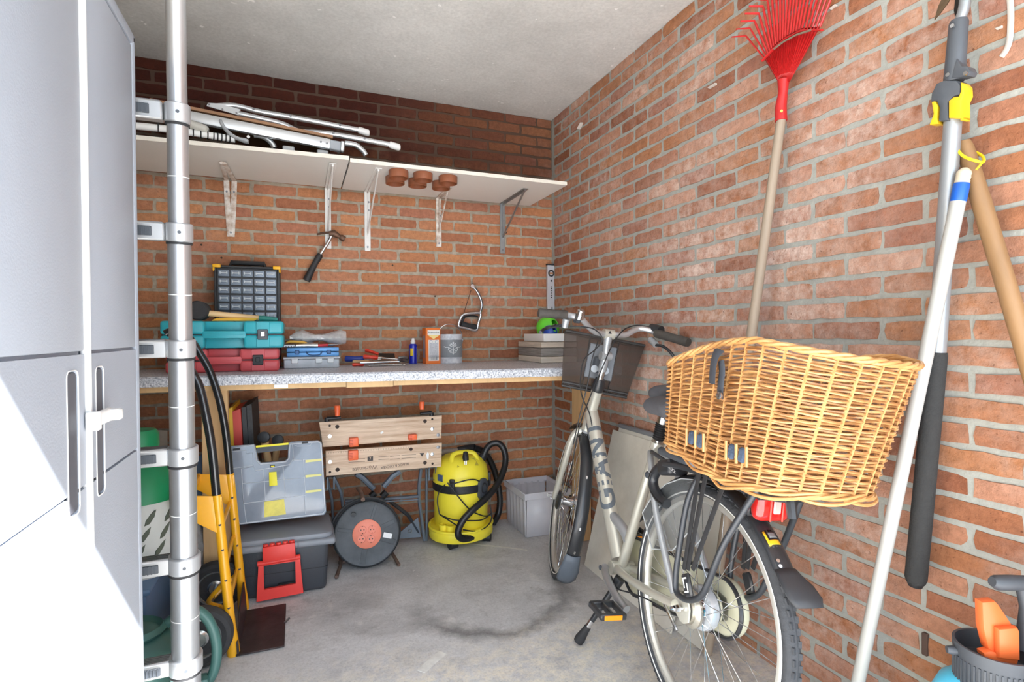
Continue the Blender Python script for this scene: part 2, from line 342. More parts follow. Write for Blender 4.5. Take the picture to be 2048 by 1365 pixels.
STAIN = on_z(985, 1195, 0)
def concrete(name, base, dark, spots_col, sc1, floor=False):
    m, t, N, Lk, b = nt(name); ge = N.new('ShaderNodeNewGeometry')
    def noise(s, d=6, r=.6, st=None):
        n = N.new('ShaderNodeTexNoise'); n.inputs['Scale'].default_value = s; n.inputs['Detail'].default_value = d; n.inputs['Roughness'].default_value = r
        src = ge.outputs['Position']
        if st: mp = N.new('ShaderNodeMapping'); mp.inputs['Scale'].default_value = st; Lk.new(src, mp.inputs[0]); src = mp.outputs[0]
        Lk.new(src, n.inputs['Vector']); return n.outputs['Fac']
    def rmp(f, a, bb, c0, c1):
        r = N.new('ShaderNodeValToRGB'); r.color_ramp.elements[0].position = a; r.color_ramp.elements[1].position = bb
        r.color_ramp.elements[0].color = c0; r.color_ramp.elements[1].color = c1; Lk.new(f, r.inputs[0]); return r.outputs[0]
    def mix(kind, f, a, c):
        x = N.new('ShaderNodeMix'); x.data_type = 'RGBA'; x.blend_type = kind
        if isinstance(f, float): x.inputs[0].default_value = f
        else: Lk.new(f, x.inputs[0])
        Lk.new(a, x.inputs[6])
        if isinstance(c, tuple): x.inputs[7].default_value = c
        else: Lk.new(c, x.inputs[7])
        return x.outputs[2]
    c = rmp(noise(sc1, 8, .65), .3, .7, dark, base)
    c = mix('MULTIPLY', 1., c, rmp(noise(70, 6, .7), .3, .7, (.86, .86, .86, 1), (1.08, 1.08, 1.08, 1)))
    W1 = (1, 1, 1, 1); B1 = (0, 0, 0, 1)
    c = mix('MIX', rmp(noise(26, 2, .5), .725, .75, B1, W1), c, spots_col)
    if floor:
        def mth(op, x, y):
            q = N.new('ShaderNodeMath'); q.operation = op
            for i, v in enumerate((x, y)):
                if isinstance(v, (int, float)): q.inputs[i].default_value = v
                else: Lk.new(v, q.inputs[i])
            return q.outputs[0]
        c = mix('MIX', rmp(noise(2.1, 8, .72, (1, 1.6, 1)), .50, .72, B1, (.75, .75, .75, 1)), c, srgb(150, 148, 148))
        c = mix('MIX', rmp(noise(7, 8, .78, (1.5, 1, 1)), .55, .68, B1, (.5, .5, .5, 1)), c, srgb(140, 137, 136))
        c = mix('MIX', rmp(noise(3.1, 7, .75, (1.8, 1, 1)), .58, .70, B1, (.7, .7, .7, 1)), c, srgb(232, 229, 224))
        # a dried puddle leaves a dark ring
        vd = N.new('ShaderNodeVectorMath'); vd.operation = 'DISTANCE'; mp = N.new('ShaderNodeMapping'); Lk.new(ge.outputs['Position'], mp.inputs[0]); mp.inputs['Scale'].default_value = (1, 1.15, 0)
        Lk.new(mp.outputs[0], vd.inputs[0]); vd.inputs[1].default_value = (STAIN[0], STAIN[1]*1.15, 0)
        dn = mth('ADD', vd.outputs['Value'], mth('MULTIPLY', noise(4, 6, .7), .28))
        ring = rmp(mth('ABSOLUTE', mth('SUBTRACT', dn, .46), 0), 0, .075, (.8, .8, .8, 1), B1)
        sp = N.new('ShaderNodeSeparateXYZ'); Lk.new(ge.outputs['Position'], sp.inputs[0])
        fm = N.new('ShaderNodeMapRange'); Lk.new(mth('ADD', mth('MULTIPLY', sp.outputs['Y'], -1), mth('MULTIPLY', noise(1.5, 3), .3)), fm.inputs[0]); fm.inputs[1].default_value = .95; fm.inputs[2].default_value = 1.25; fm.inputs[3].default_value = .15
        fade = fm.outputs[0]
        c = mix('MIX', mth('MULTIPLY', ring, fade), c, srgb(104, 101, 101))
        # traffic towards the door has worn the surface to a paler sandy skin
        far = N.new('ShaderNodeMapRange'); Lk.new(mth('ADD', mth('MULTIPLY', sp.outputs['Y'], -1), mth('MULTIPLY', noise(2.2, 5), .5)), far.inputs[0]); far.inputs[1].default_value = 1.36; far.inputs[2].default_value = 1.62
        wear = mth('MULTIPLY', far.outputs[0], rmp(noise(19, 9, .78), .42, .60, B1, W1))
        c = mix('MIX', mth('MULTIPLY', wear, .75), c, srgb(238, 228, 208))
        c = mix('MULTIPLY', 1., c, rmp(noise(130, 4, .7), .32, .5, (.82, .81, .80, 1), W1))
    Lk.new(c, b.inputs['Base Color']); b.inputs['Roughness'].default_value = .62 if floor else .9
    bu = N.new('ShaderNodeBump'); bu.inputs['Strength'].default_value = .3; bu.inputs['Distance'].default_value = .004
    Lk.new(noise(55, 8, .7), bu.inputs['Height']); Lk.new(bu.outputs[0], b.inputs['Normal'])
    return m
FLOORM = concrete('screed', srgb(220, 219, 219), srgb(188, 187, 188), srgb(232, 230, 228), 2.4, True)
CEILM = concrete('cast_concrete', srgb(218, 217, 214), srgb(190, 189, 186), srgb(232, 230, 228), 1.6)
def struct(name, m, c, d):
    b = MB(); b.box(c, d); o = b.build(name, m); o['kind'] = 'structure'; return o
struct('floor', FLOORM, (XL/2, YF/2, -.06), (-XL+.4, -YF+.1, .12))
struct('ceiling', CEILM, (XL/2, (YF)/2, CEIL+.08), (-XL+.4, -YF+.2, .16))
struct('wall_left', MORT, (XL-.06, YF/2, CEIL/2), (.12, -YF+.1, CEIL+.3))
struct('trim_1', mat('door_frame', srgb(210, 210, 205), .6), (XL/2, YF+.03, CEIL-.055), (-XL+.2, .08, .13))
g = struct('ground', mat('paving', srgb(196, 194, 190), .9, vary=.15, vscale=3), (XL/2, YF-6.06, -.08), (16, 12, .12))
# ------------------------------------------------------------------ materials used all over
ALU = mat('aluminium', srgb(206, 209, 213), .3, .8, vary=.1, vscale=20, stretch=(1, 1, .1))
STEEL = mat('bright_steel', srgb(215, 216, 218), .22, 1.)
DSTEEL = mat('dull_steel', srgb(140, 140, 142), .42, 1., vary=.15)
BLACKP = mat('black_plastic', srgb(34, 35, 38), .5, bump=.15, bscale=200)
BLACKR = mat('black_rubber', srgb(44, 44, 46), .75, vary=.25, vscale=30, bump=.2, bscale=120)
DGREY = mat('dark_grey_plastic', srgb(72, 77, 84), .5, vary=.08, bump=.1, bscale=150)
MGREY = mat('mid_grey_plastic', srgb(118, 122, 128), .5, vary=.06)
WHITEP = mat('white_plastic', srgb(236, 236, 234), .42, vary=.03)
CABM = mat('cabinet_grey_plastic', srgb(163, 170, 181), .52, vary=.03, vscale=4, bump=.12, bscale=240)
CABD = mat('cabinet_recess_grey', srgb(84, 86, 94), .5, vary=.05)
YELP = mat('yellow_paint', srgb(240, 172, 22), .38, vary=.06, vscale=14, coat=.3)
WOOD = mat('pale_pine', srgb(216, 178, 128), .62, vary=.16, vscale=5, stretch=(3, 3, .35), bump=.15, bscale=40)
REDP = mat('red_plastic', srgb(232, 62, 54), .42, vary=.05)

# ------------------------------------------------------------------ tall plastic cabinet along the left wall
XC = -1.85
cab = thing('storage_cabinet', 'tall light grey plastic two-door cabinet at the left edge', 'cabinet', (XC-.22, -1.93, 0))
b = MB(); y0, y1 = -2.30, -1.547
b.box((XC-.228, y1-.012, .925), (.46, .024, 1.85), bev=.008, seg=2)       # end panel
b.box((XC-.245, y0+.012, .925), (.43, .024, 1.85), bev=.008, seg=2)
b.box((XC-.228, (y0+y1)/2, 1.838), (.46, y1-y0, .03), bev=.008, seg=2)
b.box((XC-.245, (y0+y1)/2, .04), (.42, y1-y0-.04, .08))
b.box((XC-.44, (y0+y1)/2, .925), (.02, y1-y0-.02, 1.83))
b.build('body', CABM, cab)
def cab_door(ya, yb, hy0, hy1, lab):
    d = MB(); d.box((XC-.022, (ya+yb)/2, .95), (.03, yb-ya, 1.74), bev=.006, seg=2)
    d = d.build('door', CABM, cab, label=lab)
    for (za, zb) in ((.085, .866), (.872, 1.104), (1.110, 1.815)):
        q = MB()
        if za == .872 or za == .085:
            # panel with the handle slot left open
            s0, s1 = (.925, 1.078)
            if za == .872:
                q.prism([(ya+.004, za), (hy0, za), (hy0, s1-.012), (hy0+.012, s1), (hy1-.012, s1), (hy1, s1-.012), (hy1, za), (yb-.004, za), (yb-.004, zb), (ya+.004, zb)], .009, frame((XC-.008, 0, 0), (0, 1, 0), (0, 0, 1)))
            else:
                q.prism([(ya+.004, za), (yb-.004, za), (yb-.004, zb), (hy1, zb), (hy1, zb-.02), (hy1-.012, zb-.034), (hy0+.012, zb-.034), (hy0, zb-.02), (hy0, zb), (ya+.004, zb)], .009, frame((XC-.008, 0, 0), (0, 1, 0), (0, 0, 1)))
        else:
            q.box((XC-.0035, (ya+yb)/2, (za+zb)/2), (.009, yb-ya-.008, zb-za), bev=.003, seg=2)
        q.build('door_panel', CABM, d)
    h = MB(); h.box((XC-.0022, (hy0+hy1)/2, .955), (.004, hy1-hy0-.004, .238), bev=.0015); h.build('handle_recess', CABD, d)
    h = MB(); h.tube([(XC+.0012, (hy0+hy1)/2+y_, .955+z_) for y_, z_ in rrect(hy1-hy0, .246, .012, 4)], .0012, 6, closed=True); h.build('handle_rim', WHITEP, d)
    return d
cab_door(-1.900, y1-.028, -1.857, -1.812, None)
cab_door(y0+.028, -1.908, -1.995, -1.945, None)
b = MB(); b.box((XC+.001, -1.904, .95), (.016, .008, 1.74), bev=.003, seg=2); b.build('bright_door_edge', WHITEP, cab, label='white strip drawing the bright edge of the left door')  # added strip, its white stands in for light on the left door's edge
b = MB(); b.box((XC+.012, -1.868, .984), (.012, .10, .026), bev=.004, seg=2); b.box((XC+.02, -1.826, .984), (.03, .022, .022), bev=.005, seg=2); b.box((XC+.014, -1.915, .984), (.022, .016, .034), bev=.004, seg=2)
b.build('latch', WHITEP, cab, label='white plastic latch across the two doors')

# ------------------------------------------------------------------ telescopic ladder
LB0 = Vector((-1.8005, -1.314, .0)); LT = Vector((-1.7705, -1.508, 1.87)); LAX = (LT-LB0)
def lad(py):   # the axis point seen at photo row py
    lo, hi = -.2, 1.6
    for _ in range(40):
        q = (lo+hi)/2; p = LB0+LAX*q; d = p-CAM; y = 682.5-FPX*d.dot(CU)/d.dot(CD)
        if y > py: lo = q
        else: hi = q
    return LB0+LAX*lo
lt = thing('telescopic_ladder', 'aluminium telescopic ladder with thick round stile standing beside grey cabinet', 'ladder', LB0)
rings = [228, 466, 697, 910, 1125, 1325]
pts = [lad(-150)]+[lad(y) for y in rings]+[LB0]
rad = [.0225, .0245, .027, .030, .0325, .0350, .0375]
LD = LAX.normalized(); RD = Vector((-1, .0, 0))
for i in range(7):
    a, bb = pts[i], pts[i+1]
    s = MB(); s.tube([bb, a], rad[i], 28)
    seg = s.build('tube', ALU, lt)
    midp = bb+(a-bb)*.47
    if i: s = MB(); s.tube([midp-LD*.001, midp+LD*.001], rad[i]+.0006, 28); s.build('seam_ring', mat('seam_white', srgb(232, 232, 230), .5), seg)
for i in range(1, 7):
    c = pts[i]; r0 = rad[i]
    s = MB(); s.tube([c-LD*.024, c-LD*.021, c+LD*.021, c+LD*.024], [r0+.002, r0+.005, r0+.005, r0+.002], 28)
    k = s.build('collar', mat('collar_grey', srgb(198, 200, 203), .38, .6), lt)
    s = MB(); s.tube([c-LD*.0245-LD*.006, c-LD*.0245], [r0+.003, r0+.003], 28); s.build('gasket', BLACKR, k)
    v = (CAM-c); v = (v-LD*v.dot(LD)).normalized()
    s = MB(); s.tube([c+v*(r0+.004), c+v*(r0+.0062)], .0045, 10); s.build('rivet', DGREY, k)
    s = MB(); M = frame(c, RD, LD)
    for (w0, w1, dep) in ((.02, .024, .034),):
        s.box((0, 0, 0), (.40, .046, .040), bev=.004); s.v = [M @ (p+Vector((.23, 0, 0))) for p in s.v]
    rung = s.build('rung', mat('rung_alu', srgb(186, 187, 188), .4, .7), lt)
    s = MB(); s.box((.098, 0, -.021), (.082, .024, .004), bev=.0015)
    for q in range(9): s.box((.064+q*.0085, 0, -.0238), (.003, .022, .003))
    s.v = [M @ p for p in s.v]; s.build('grip_insert', DGREY, rung)
    s = MB()
    for q in range(5): s.box((.23, .0235, -.014+q*.007), (.39, .002, .003))
    s.v = [M @ p for p in s.v]; s.build('tread_rib', DSTEEL, rung, kind='stuff')
s = MB(); s.tube([LB0+Vector((-.46, 0, 0)), LT+Vector((-.46, 0, 0))], .03, 16); s.build('rear_tube', ALU, lt)
s = MB(); s.tube([LB0, LB0+LD*.035], .041, 24); s.build('foot', BLACKR, lt)

# ------------------------------------------------------------------ things behind the ladder
GRN = mat('gas_green', srgb(16, 132, 84), .42, vary=.06)
gb = thing('gas_bottle', 'green gas bottle in a grey slotted shell behind the ladder', 'gas bottle', (-2.02, -.83, .315))
b = MB(); T = Matrix.Translation((-2.02, -.83, .315)) @ Matrix.Scale(1.05, 4)
b.lathe([(.125, 0), (.128, .02), (.128, .05), (.118, .055), (.122, .06), (.13, .10), (.128, .2), (.118, .24), (.1, .25)], 40, T); b.build('shell', mat('shell_grey', srgb(206, 210, 206), .5, vary=.05), gb)
for k in range(14):
    for r_ in range(3):
        a = k*2*PI/14 + r_*.12; zc = .092+r_*.052
        p = Vector((math.cos(a)*.1285, math.sin(a)*.1285, zc)); t_ = Vector((-math.sin(a), math.cos(a), 0)); M = T @ frame(p-Vector((p.x, p.y, 0)).normalized()*.002, t_, Vector((0, 0, 1)))
        s = MB(); s.prism([(-.018, -.022), (-.004, -.018), (.010, .002), (.015, .024), (.0, .012), (-.014, -.006)], .0035, M); s.build('slot', mat('slot_dark', srgb(84, 92, 80), .7), gb)
b = MB(); b.lathe([(.123, .238), (.121, .27), (.108, .305), (.085, .335), (.055, .355), (.04, .385), (.038, .40)], 40, T)
b.build('neck', GRN, gb, label='green shoulder of the bottle')
b = MB(); b.lathe([(.052, .40), (.06, .41), (.06, .45), (.05, .465), (.0, .466)], 24, T); b.build('collar', GRN, gb)

BLU = mat('blue_plastic', srgb(92, 122, 158), .48, vary=.08, vscale=5)
bx = thing('storage_box', 'dark blue plastic box on the floor under the green gas bottle', 'box', (-2.145, -.79, 0))
b = MB(); b.box((-2.145, -.79, .145), (.38, .46, .29), bev=.02, seg=2, taper=(.9, .9)); b.build('body', BLU, bx)
b = MB(); b.box((-2.145, -.79, .302), (.40, .49, .025), bev=.01, seg=2); b.build('lid', BLU, bx)
pb = thing('folded_panel', 'blue folded plastic panel standing upright between ladder and post', 'panel', (-1.80, -.42, 0))
def slab(pts4, th, m, parent, name):
    P = [Vector(p) for p in pts4]; n = (P[1]-P[0]).cross(P[3]-P[0]).normalized()*th
    q = MB(); q.add(P+[p+n for p in P], [(0, 1, 2, 3), (7, 6, 5, 4), (0, 4, 5, 1), (1, 5, 6, 2), (2, 6, 7, 3), (3, 7, 4, 0)]); return q.build(name, m, parent)
slab([on_y(318, 980, -.52), on_y(335, 1062, -.56), on_y(362, 1062, -.42), on_y(350, 950, -.40)], .008, BLU, pb, 'panel_leaf')
slab([on_y(335, 1062, -.56), on_y(328, 1135, -.58), on_y(366, 1170, -.44), on_y(362, 1062, -.42)], .008, BLU, pb, 'panel_leaf')
slab([on_y(350, 950, -.40), on_y(362, 1170, -.44), (-1.845, -.36, .01), on_y(404, 908, -.34)], .008, BLU, pb, 'panel_leaf')
tag(slab([on_y(270, 858, -.1), on_y(335, 862, -.06), on_y(337, 1000, -.10), on_y(270, 1000, -.14)], .01, mat('beige_board', srgb(186, 170, 150), .7, vary=.08), None, 'wooden_board'), 'beige board leaning on the wall behind the green gas bottle', 'board')
# greenish foil bag squeezed between bottle and ladder
b = MB(); g = []
for i in range(9):
    row = []
    for j in range(12):
        a = j/11*2*PI; t = i/8; r_ = .055*math.sin(PI*min(1, .15+t*.8))*(1+.25*R.uniform(-1, 1))
        row.append(on_y(336, 945, -.62)+Vector((math.cos(a)*r_*.9, math.sin(a)*r_, -.07+t*.16+R.uniform(-.01, .01))))
    row.append(row[0].copy()); g.append(row)
b.quadgrid(g); tag(b.build('plastic_bag', mat('foil_green', srgb(96, 124, 118), .3, vary=.5, vscale=40, bump=.8, bscale=60)), 'crumpled grey-green plastic bag beside the green gas bottle', 'bag')
b = MB(); g = []
for i in range(8):
    row = []
    for j in range(12):
        a = j/11*2*PI; t = i/7; r_ = .06*math.sin(PI*min(1, .2+t*.75))*(1+.2*R.uniform(-1, 1))
        row.append(on_y(392, 1085, -.50)+Vector((math.cos(a)*r_*.6, math.sin(a)*r_*.7, -.16+t*.26+R.uniform(-.01, .01))))
    row.append(row[0].copy()); g.append(row)
b.quadgrid(g); tag(b.build('plastic_bag', mat('clear_film', srgb(190, 190, 188), .3, alpha=.55, vary=.3, vscale=30, bump=.8, bscale=50)), 'clear crumpled plastic bag at the foot of the wooden post', 'bag')
# watering can
CANM = mat('can_green', srgb(70, 112, 106), .42, vary=.06)
wc = thing('watering_can', 'dark green plastic watering can on the floor behind the ladder foot', 'watering can', (-2.0, -1.22, 0))
b = MB(); T = Matrix.Translation((-1.995, -1.17, 0)) @ Matrix.Diagonal((1.1, .8, 1, 1))
b.lathe([(.135, 0), (.142, .01), (.150, .16), (.148, .20), (.128, .225), (.10, .235)], 36, T); b.build('body', CANM, wc)
b = MB(); b.lathe([(.10, .232), (.11, .245), (.10, .26), (.09, .245)], 30, T); b.build('filler_rim', CANM, wc)
b = MB(); cx_ = -1.815
b.tube(spline([(-1.88, -1.15, .245), (-1.82, -1.14, .275), (-1.77, -1.14, .235), (-1.745, -1.145, .155), (-1.75, -1.155, .075), (-1.785, -1.165, .02)], 6), .0155, 12); b.build('handle', CANM, wc)
b = MB(); b.box((-1.79, -1.165, .035), (.06, .05, .07), bev=.015, seg=2); b.build('handle_root', CANM, wc)
b = MB(); b.tube(spline([(-2.13, -1.17, .06), (-2.2, -1.17, .14), (-2.3, -1.17, .30)], 5), [.03]*5+[.022]*5+[.016], 12); b.build('spout', CANM, wc)

# ------------------------------------------------------------------ hand truck
ht = thing('hand_truck', 'yellow hand truck with black handles and dark toe plate', 'hand truck', (-1.715, -.78, 0))
for (yb, xb, xt, zt, y2, hp, first) in ((-.945, -1.716, -1.763, .578, -.95, ((433, 992, -.95), (424, 900, -.95), (412, 830, -.95), (400, 778, -.95), (388, 752, -.95), (376, 735, -.95)), 1),
                                       (-.605, -1.712, -1.757, .570, -.61, ((460, 950, -.61), (452, 872, -.62), (440, 805, -.62), (421, 746, -.62), (400, 708, -.62), (383, 682, -.62), (366, 664, -.62), (340, 664, -.62), (331, 668, -.62)), 0)):
    b = MB(); b.tube([(xb, yb, .0), (xb-.002, yb, .03), (xb-.009, yb, .11), (xt, y2, zt)], [.021, .021, .0165, .0165], 16)
    if first: pass
    rl = b.build('rail', YELP, ht)
    for tz in (.17, .27, .38, .47):
        p = Vector((xb, yb, 0)).lerp(Vector((xt, y2, zt)), tz/zt); v = (CAM-p).normalized()
        q = MB(); q.tube([p+v*.012, p+v*.0172], .005, 8); q.build('bolt_hole', BLACKP, rl)
    b = MB(); b.tube(spline([on_y(*q) for q in hp], 6), .0145, 14); b.build('handle', mat('black_enamel', srgb(30, 31, 34), .25, coat=.4), ht)
    # folding bracket, a flat triangular gusset reaching back to the sliding cross bar
    M = frame((xt, y2-.004, zt), (1, 0, 0), (0, 0, 1))
    b = MB(); b.prism([(.018, -.005), (-.12, .012), (-.13, .005), (-.13, -.045), (-.11, -.055), (.012, -.14)], .008, M, bev=.002); b.build('gusset', YELP, ht)
    q = MB(); q.cyl((xt-.105, y2-.008, zt-.018), (xt-.105, y2+.008, zt-.018), .006, n=8); q.build('bolt', STEEL, ht)
b = MB(); b.box((-1.875, -.78, .565), (.03, .36, .03), bev=.004); b.build('cross_bar', YELP, ht)
for z in (.16, .30, .44):
    b = MB(); b.tube([(-1.722-.08*z, -.945, z), (-1.722-.08*z, -.605, z+.012)], .008, 8); b.build('cross_brace', YELP, ht)
b = MB(); b.tube(spline([(-1.735, -.945, .27), (-1.79, -.90, .20), (-1.80, -.87, .165), (-1.765, -.86, .14), (-1.73, -.94, .15)], 5), .008, 8); b.build('wheel_bracket', YELP, ht)
b = MB(); b.tube([(-1.725, -.60, .16), (-1.82, -.66, .09)], .009, 8); b.build('axle_arm', YELP, ht)
b = MB(); b.tube([(-1.725, -.945, .16), (-1.82, -.9, .09)], .009, 8); b.build('axle_arm', YELP, ht)
b = MB(); b.cyl((-1.815, -1.01, .105), (-1.815, -.545, .105), .008, n=10); b.build('axle', DSTEEL, ht)
HUBM = mat('wheel_steel', srgb(196, 202, 204), .22, .85, vary=.06)
for yc in (-.985, -.585):
    T = frame((-1.815, yc, .105), (1, 0, 0), (0, 0, 1))
    b = MB(); b.lathe([(.066, -.018), (.085, -.026), (.098, -.022), (.104, -.01), (.105, 0), (.104, .01), (.098, .022), (.085, .026), (.066, .018)], 40, T); wl = b.build('tire', mat('tire_rubber', srgb(58, 58, 60), .8, vary=.2, vscale=30, bump=.4, bscale=90), ht)
    b = MB(); b.lathe([(.0, .026), (.022, .026), (.03, .018), (.05, .01), (.056, .014), (.063, .022), (.069, .022), (.069, -.02), (.0, -.02)], 36, T); b.build('hub', HUBM, wl)
PLM = mat('rusty_plate', srgb(66, 56, 56), .5, .35, vary=.35, vscale=14, bump=.3, bscale=40)
b = MB(); b.box((-1.628, -.803, .006), (.158, .335, .006), bev=.002); b.build('toe_plate', PLM, ht)
b = MB(); b.add([(-1.704, -.965, .004), (-1.704, -.635, .004), (-1.712, -.635, .125), (-1.712, -.80, .10), (-1.706, -.965, .05), (-1.697, -.965, .004), (-1.697, -.635, .004), (-1.706, -.635, .125), (-1.706, -.80, .10), (-1.70, -.965, .05)], [(0, 1, 2, 3, 4), (9, 8, 7, 6, 5), (0, 5, 6, 1), (1, 6, 7, 2), (2, 7, 8, 3), (3, 8, 9, 4), (4, 9, 5, 0)]); b.build('back_plate', PLM, ht)
b = MB(); b.cyl((-1.552, -.80, .008), (-1.535, -.78, .014), .004, n=8); b.build('pin', DSTEEL, ht)
# ------------------------------------------------------------------ two white shelf boards on brackets along the back wall
SHW = mat('white_melamine', srgb(226, 224, 219), .4, vary=.03, vscale=3)
ZS = 1.926
for (x0, x1, f0, f1, dz, lab) in ((-2.33, -1.268, -.47, -.515, .004, 'left white shelf board with folded camping furniture on it'), (-1.262, -.15, -.50, -.50, 0, 'right white shelf board with six brown lids fixed underneath')):
    t = thing('wall_shelf', lab, 'shelf', ((x0+x1)/2, -.25, ZS), 'white shelf boards on the back wall')
    b = MB(); z0 = ZS+dz
    b.add([(x0, f0, z0), (x1, f1, z0), (x1, -.003, z0), (x0, -.003, z0), (x0, f0, z0+.018), (x1, f1, z0+.018), (x1, -.003, z0+.018), (x0, -.003, z0+.018)],
          [(0, 3, 2, 1), (4, 5, 6, 7), (0, 1, 5, 4), (1, 2, 6, 5), (2, 3, 7, 6), (3, 0, 4, 7)])
    b.build('board', SHW, t)
    b = MB(); b.add([(x0, f0-.0015, z0), (x1, f1-.0015, z0), (x1, f1, z0), (x0, f0, z0), (x0, f0-.0015, z0+.018), (x1, f1-.0015, z0+.018), (x1, f1, z0+.018), (x0, f0, z0+.018)],
          [(0, 3, 2, 1), (4, 5, 6, 7), (0, 1, 5, 4), (1, 2, 6, 5), (2, 3, 7, 6), (3, 0, 4, 7)])
    b.build('edge_band', mat('edge_band', srgb(228, 222, 210), .5, vary=.1, vscale=30), t)
RUSTW = mat('flaking_white', srgb(236, 234, 228), .55, c2=srgb(170, 140, 116), vscale=26, bump=.4)
BRW = mat('bracket_white', srgb(228, 226, 222), .4, vary=.06, vscale=30)
GALV = mat('galvanised', srgb(158, 160, 160), .42, .8, vary=.1)
BR = [(-1.802, -.30, 1.635, RUSTW, 0, 'twin-armed rusty white shelf bracket nearest the ladder'),
      (-1.335, -.46, 1.60, BRW, 1, 'white shelf bracket with the claw hammer hanging in it'),
      (-1.128, -.46, 1.597, BRW, 1, 'white shelf bracket beside the joint of the two boards, left of the brown lids'),
      (-.726, -.24, 1.64, RUSTW, 2, 'paint-spattered white bracket under the brown lids'),
      (-.332, -.37, 1.622, GALV, 1, 'bare grey metal shelf bracket nearest the corner')]
for (x, ya, zb, m_, kind, lab) in BR:
    t = thing('shelf_bracket', lab, 'bracket', (x, 0, ZS), 'brackets under the white shelf')
    wv = .016
    if kind == 0:
        for s in (-1, 1):
            b = MB(); b.tube([(x+s*.004, -.004, zb), (x+s*.014, -.006, 1.80), (x+s*.018, -.004, ZS-.01)], .0145, 6, flat=.4, up=(0, 1, 0)); b.build('wall_leg', m_, t)
            b = MB(); b.tube([(x+s*.018, -.006, ZS-.006), (x+s*.004, ya, ZS-.005)], .012, 6, flat=.5); b.build('arm', m_, t)
        for s in (-1, 1):
            q = MB(); q.cyl((x+s*.0165, -.006, 1.86), (x+s*.0165, -.015, 1.86), .005, n=8); q.build('screw', DSTEEL, t)
        q = MB(); q.cyl((x, -.002, zb+.02), (x, -.014, zb+.02), .005, n=8); q.build('screw', DSTEEL, t)
    else:
        b = MB(); b.box((x, -.0045, (zb+ZS)/2), (wv*2, .004, ZS-zb), bev=.0015); b.box((x+.0, -.010, (zb+.12+ZS)/2), (.004, .012, ZS-zb-.12)); b.build('wall_leg', m_, t)
        b = MB(); b.box((x, ya/2, ZS-.0025), (wv*2, -ya, .004), bev=.0015); b.box((x, ya/2-.005, ZS-.009), (.004, -ya-.03, .012)); b.build('arm', m_, t)
        b = MB(); b.tube([(x, -.008, zb+.085), (x, -.012, zb+.10), (x, ya+.03, ZS-.012), (x, ya+.01, ZS-.008)], .0075, 8, flat=.6); b.build('brace', m_, t)
        for zz in (zb+.022, ZS-.06, ZS-.105):
            q = MB(); q.cyl((x+(.006 if zz > zb+.05 else 0), -.006, zz), (x+(.006 if zz > zb+.05 else 0), -.0095, zz), .0055, n=10); q.build('screw', DSTEEL, t)
if True:   # brown lids
    LID = mat('brown_lid', srgb(142, 84, 56), .45, vary=.05); lids = []
    spots_ = [(797, 352, -.445, 'front row, left lid'), (846, 357, -.445, 'front row, middle lid'), (896, 365, -.435, 'front row, right lid'), (790, 364, -.335, 'back row, left lid'), (835, 370, -.33, 'back row, middle lid'), (882, 375, -.325, 'back row, right lid')]
    for i, (px, py, yy, w_) in enumerate(spots_):
        p = on_y(px, py, yy); lab = 'round brown jar lid under the white shelf, '+w_
        if i == 0:
            t = thing('jar_lid', lab, 'lid', (p.x, yy, ZS), 'brown lids screwed under the shelf'); lids.append(t)
            b = MB(); b.lathe([(.0, -.0005), (.045, -.0005), (.0468, -.003), (.0468, -.036), (.0455, -.0372), (.0435, -.036), (.043, -.006), (.0, -.006)], 36, Matrix.Translation((p.x, yy, ZS))); b.build('cap', LID, t)
            b = MB(); b.cyl((p.x, yy, ZS-.006), (p.x, yy, ZS-.010), .005, n=8); b.build('screw', DSTEEL, t)
        else: dup(lids[0], (p.x-lids[0].matrix_basis.translation.x, yy-lids[0].matrix_basis.translation.y, 0), lab)

# ------------------------------------------------------------------ folded camping table and sun lounger lying on the left shelf
SATIN = mat('satin_aluminium', srgb(222, 224, 226), .34, .75, vary=.05)
t = thing('folding_table', 'folded aluminium camping table lying on the left end of the white shelf', 'folding table', (-1.7, -.3, ZS+.02))
def yq(px, py, y): return on_y(px, py, y)
RW = Vector((0, 1, 0))
a, c = yq(279, 214, -.43), yq(662, 290, -.43); u = (c-a).normalized(); nrm = Vector((0, 1, 0)); upv = u.cross(nrm); upv = -upv if upv.z < 0 else upv
M = frame((a+c)/2, u, upv); L_ = (c-a).length
b = MB(); b.box((0, 0, 0), (L_, .046, .03), bev=.007, seg=2); b.box((0, .012, -.016), (L_, .006, .004)); b.v = [M @ p for p in b.v]; b.build('edge_rail', SATIN, t)
b = MB(); b.box((.02, .036, .17), (L_*.96, .012, .36)); b.v = [M @ p if False else M @ Vector((p.x, p.y, -p.z)) for p in b.v]; b.build('table_top', mat('brown_board', srgb(150, 112, 82), .6, vary=.1), t)
b = MB(); b.box((L_/2+.018, -.002, 0), (.05, .044, .032), bev=.004); b.v = [M @ p for p in b.v]; b.build('corner_joint', mat('joint_grey', srgb(158, 164, 170), .45), t)
b = MB(); b.box((L_/2+.05, -.0, 0), (.02, .05, .03), bev=.005); b.v = [M @ p for p in b.v]; b.build('end_bracket', SATIN, t)
for px, py in ((642, 284), (654, 287)):
    p = yq(px, py, -.447); q = MB(); q.cyl(p, p+Vector((0, -.004, 0)), .0045, n=8); q.build('rivet', DSTEEL, t)
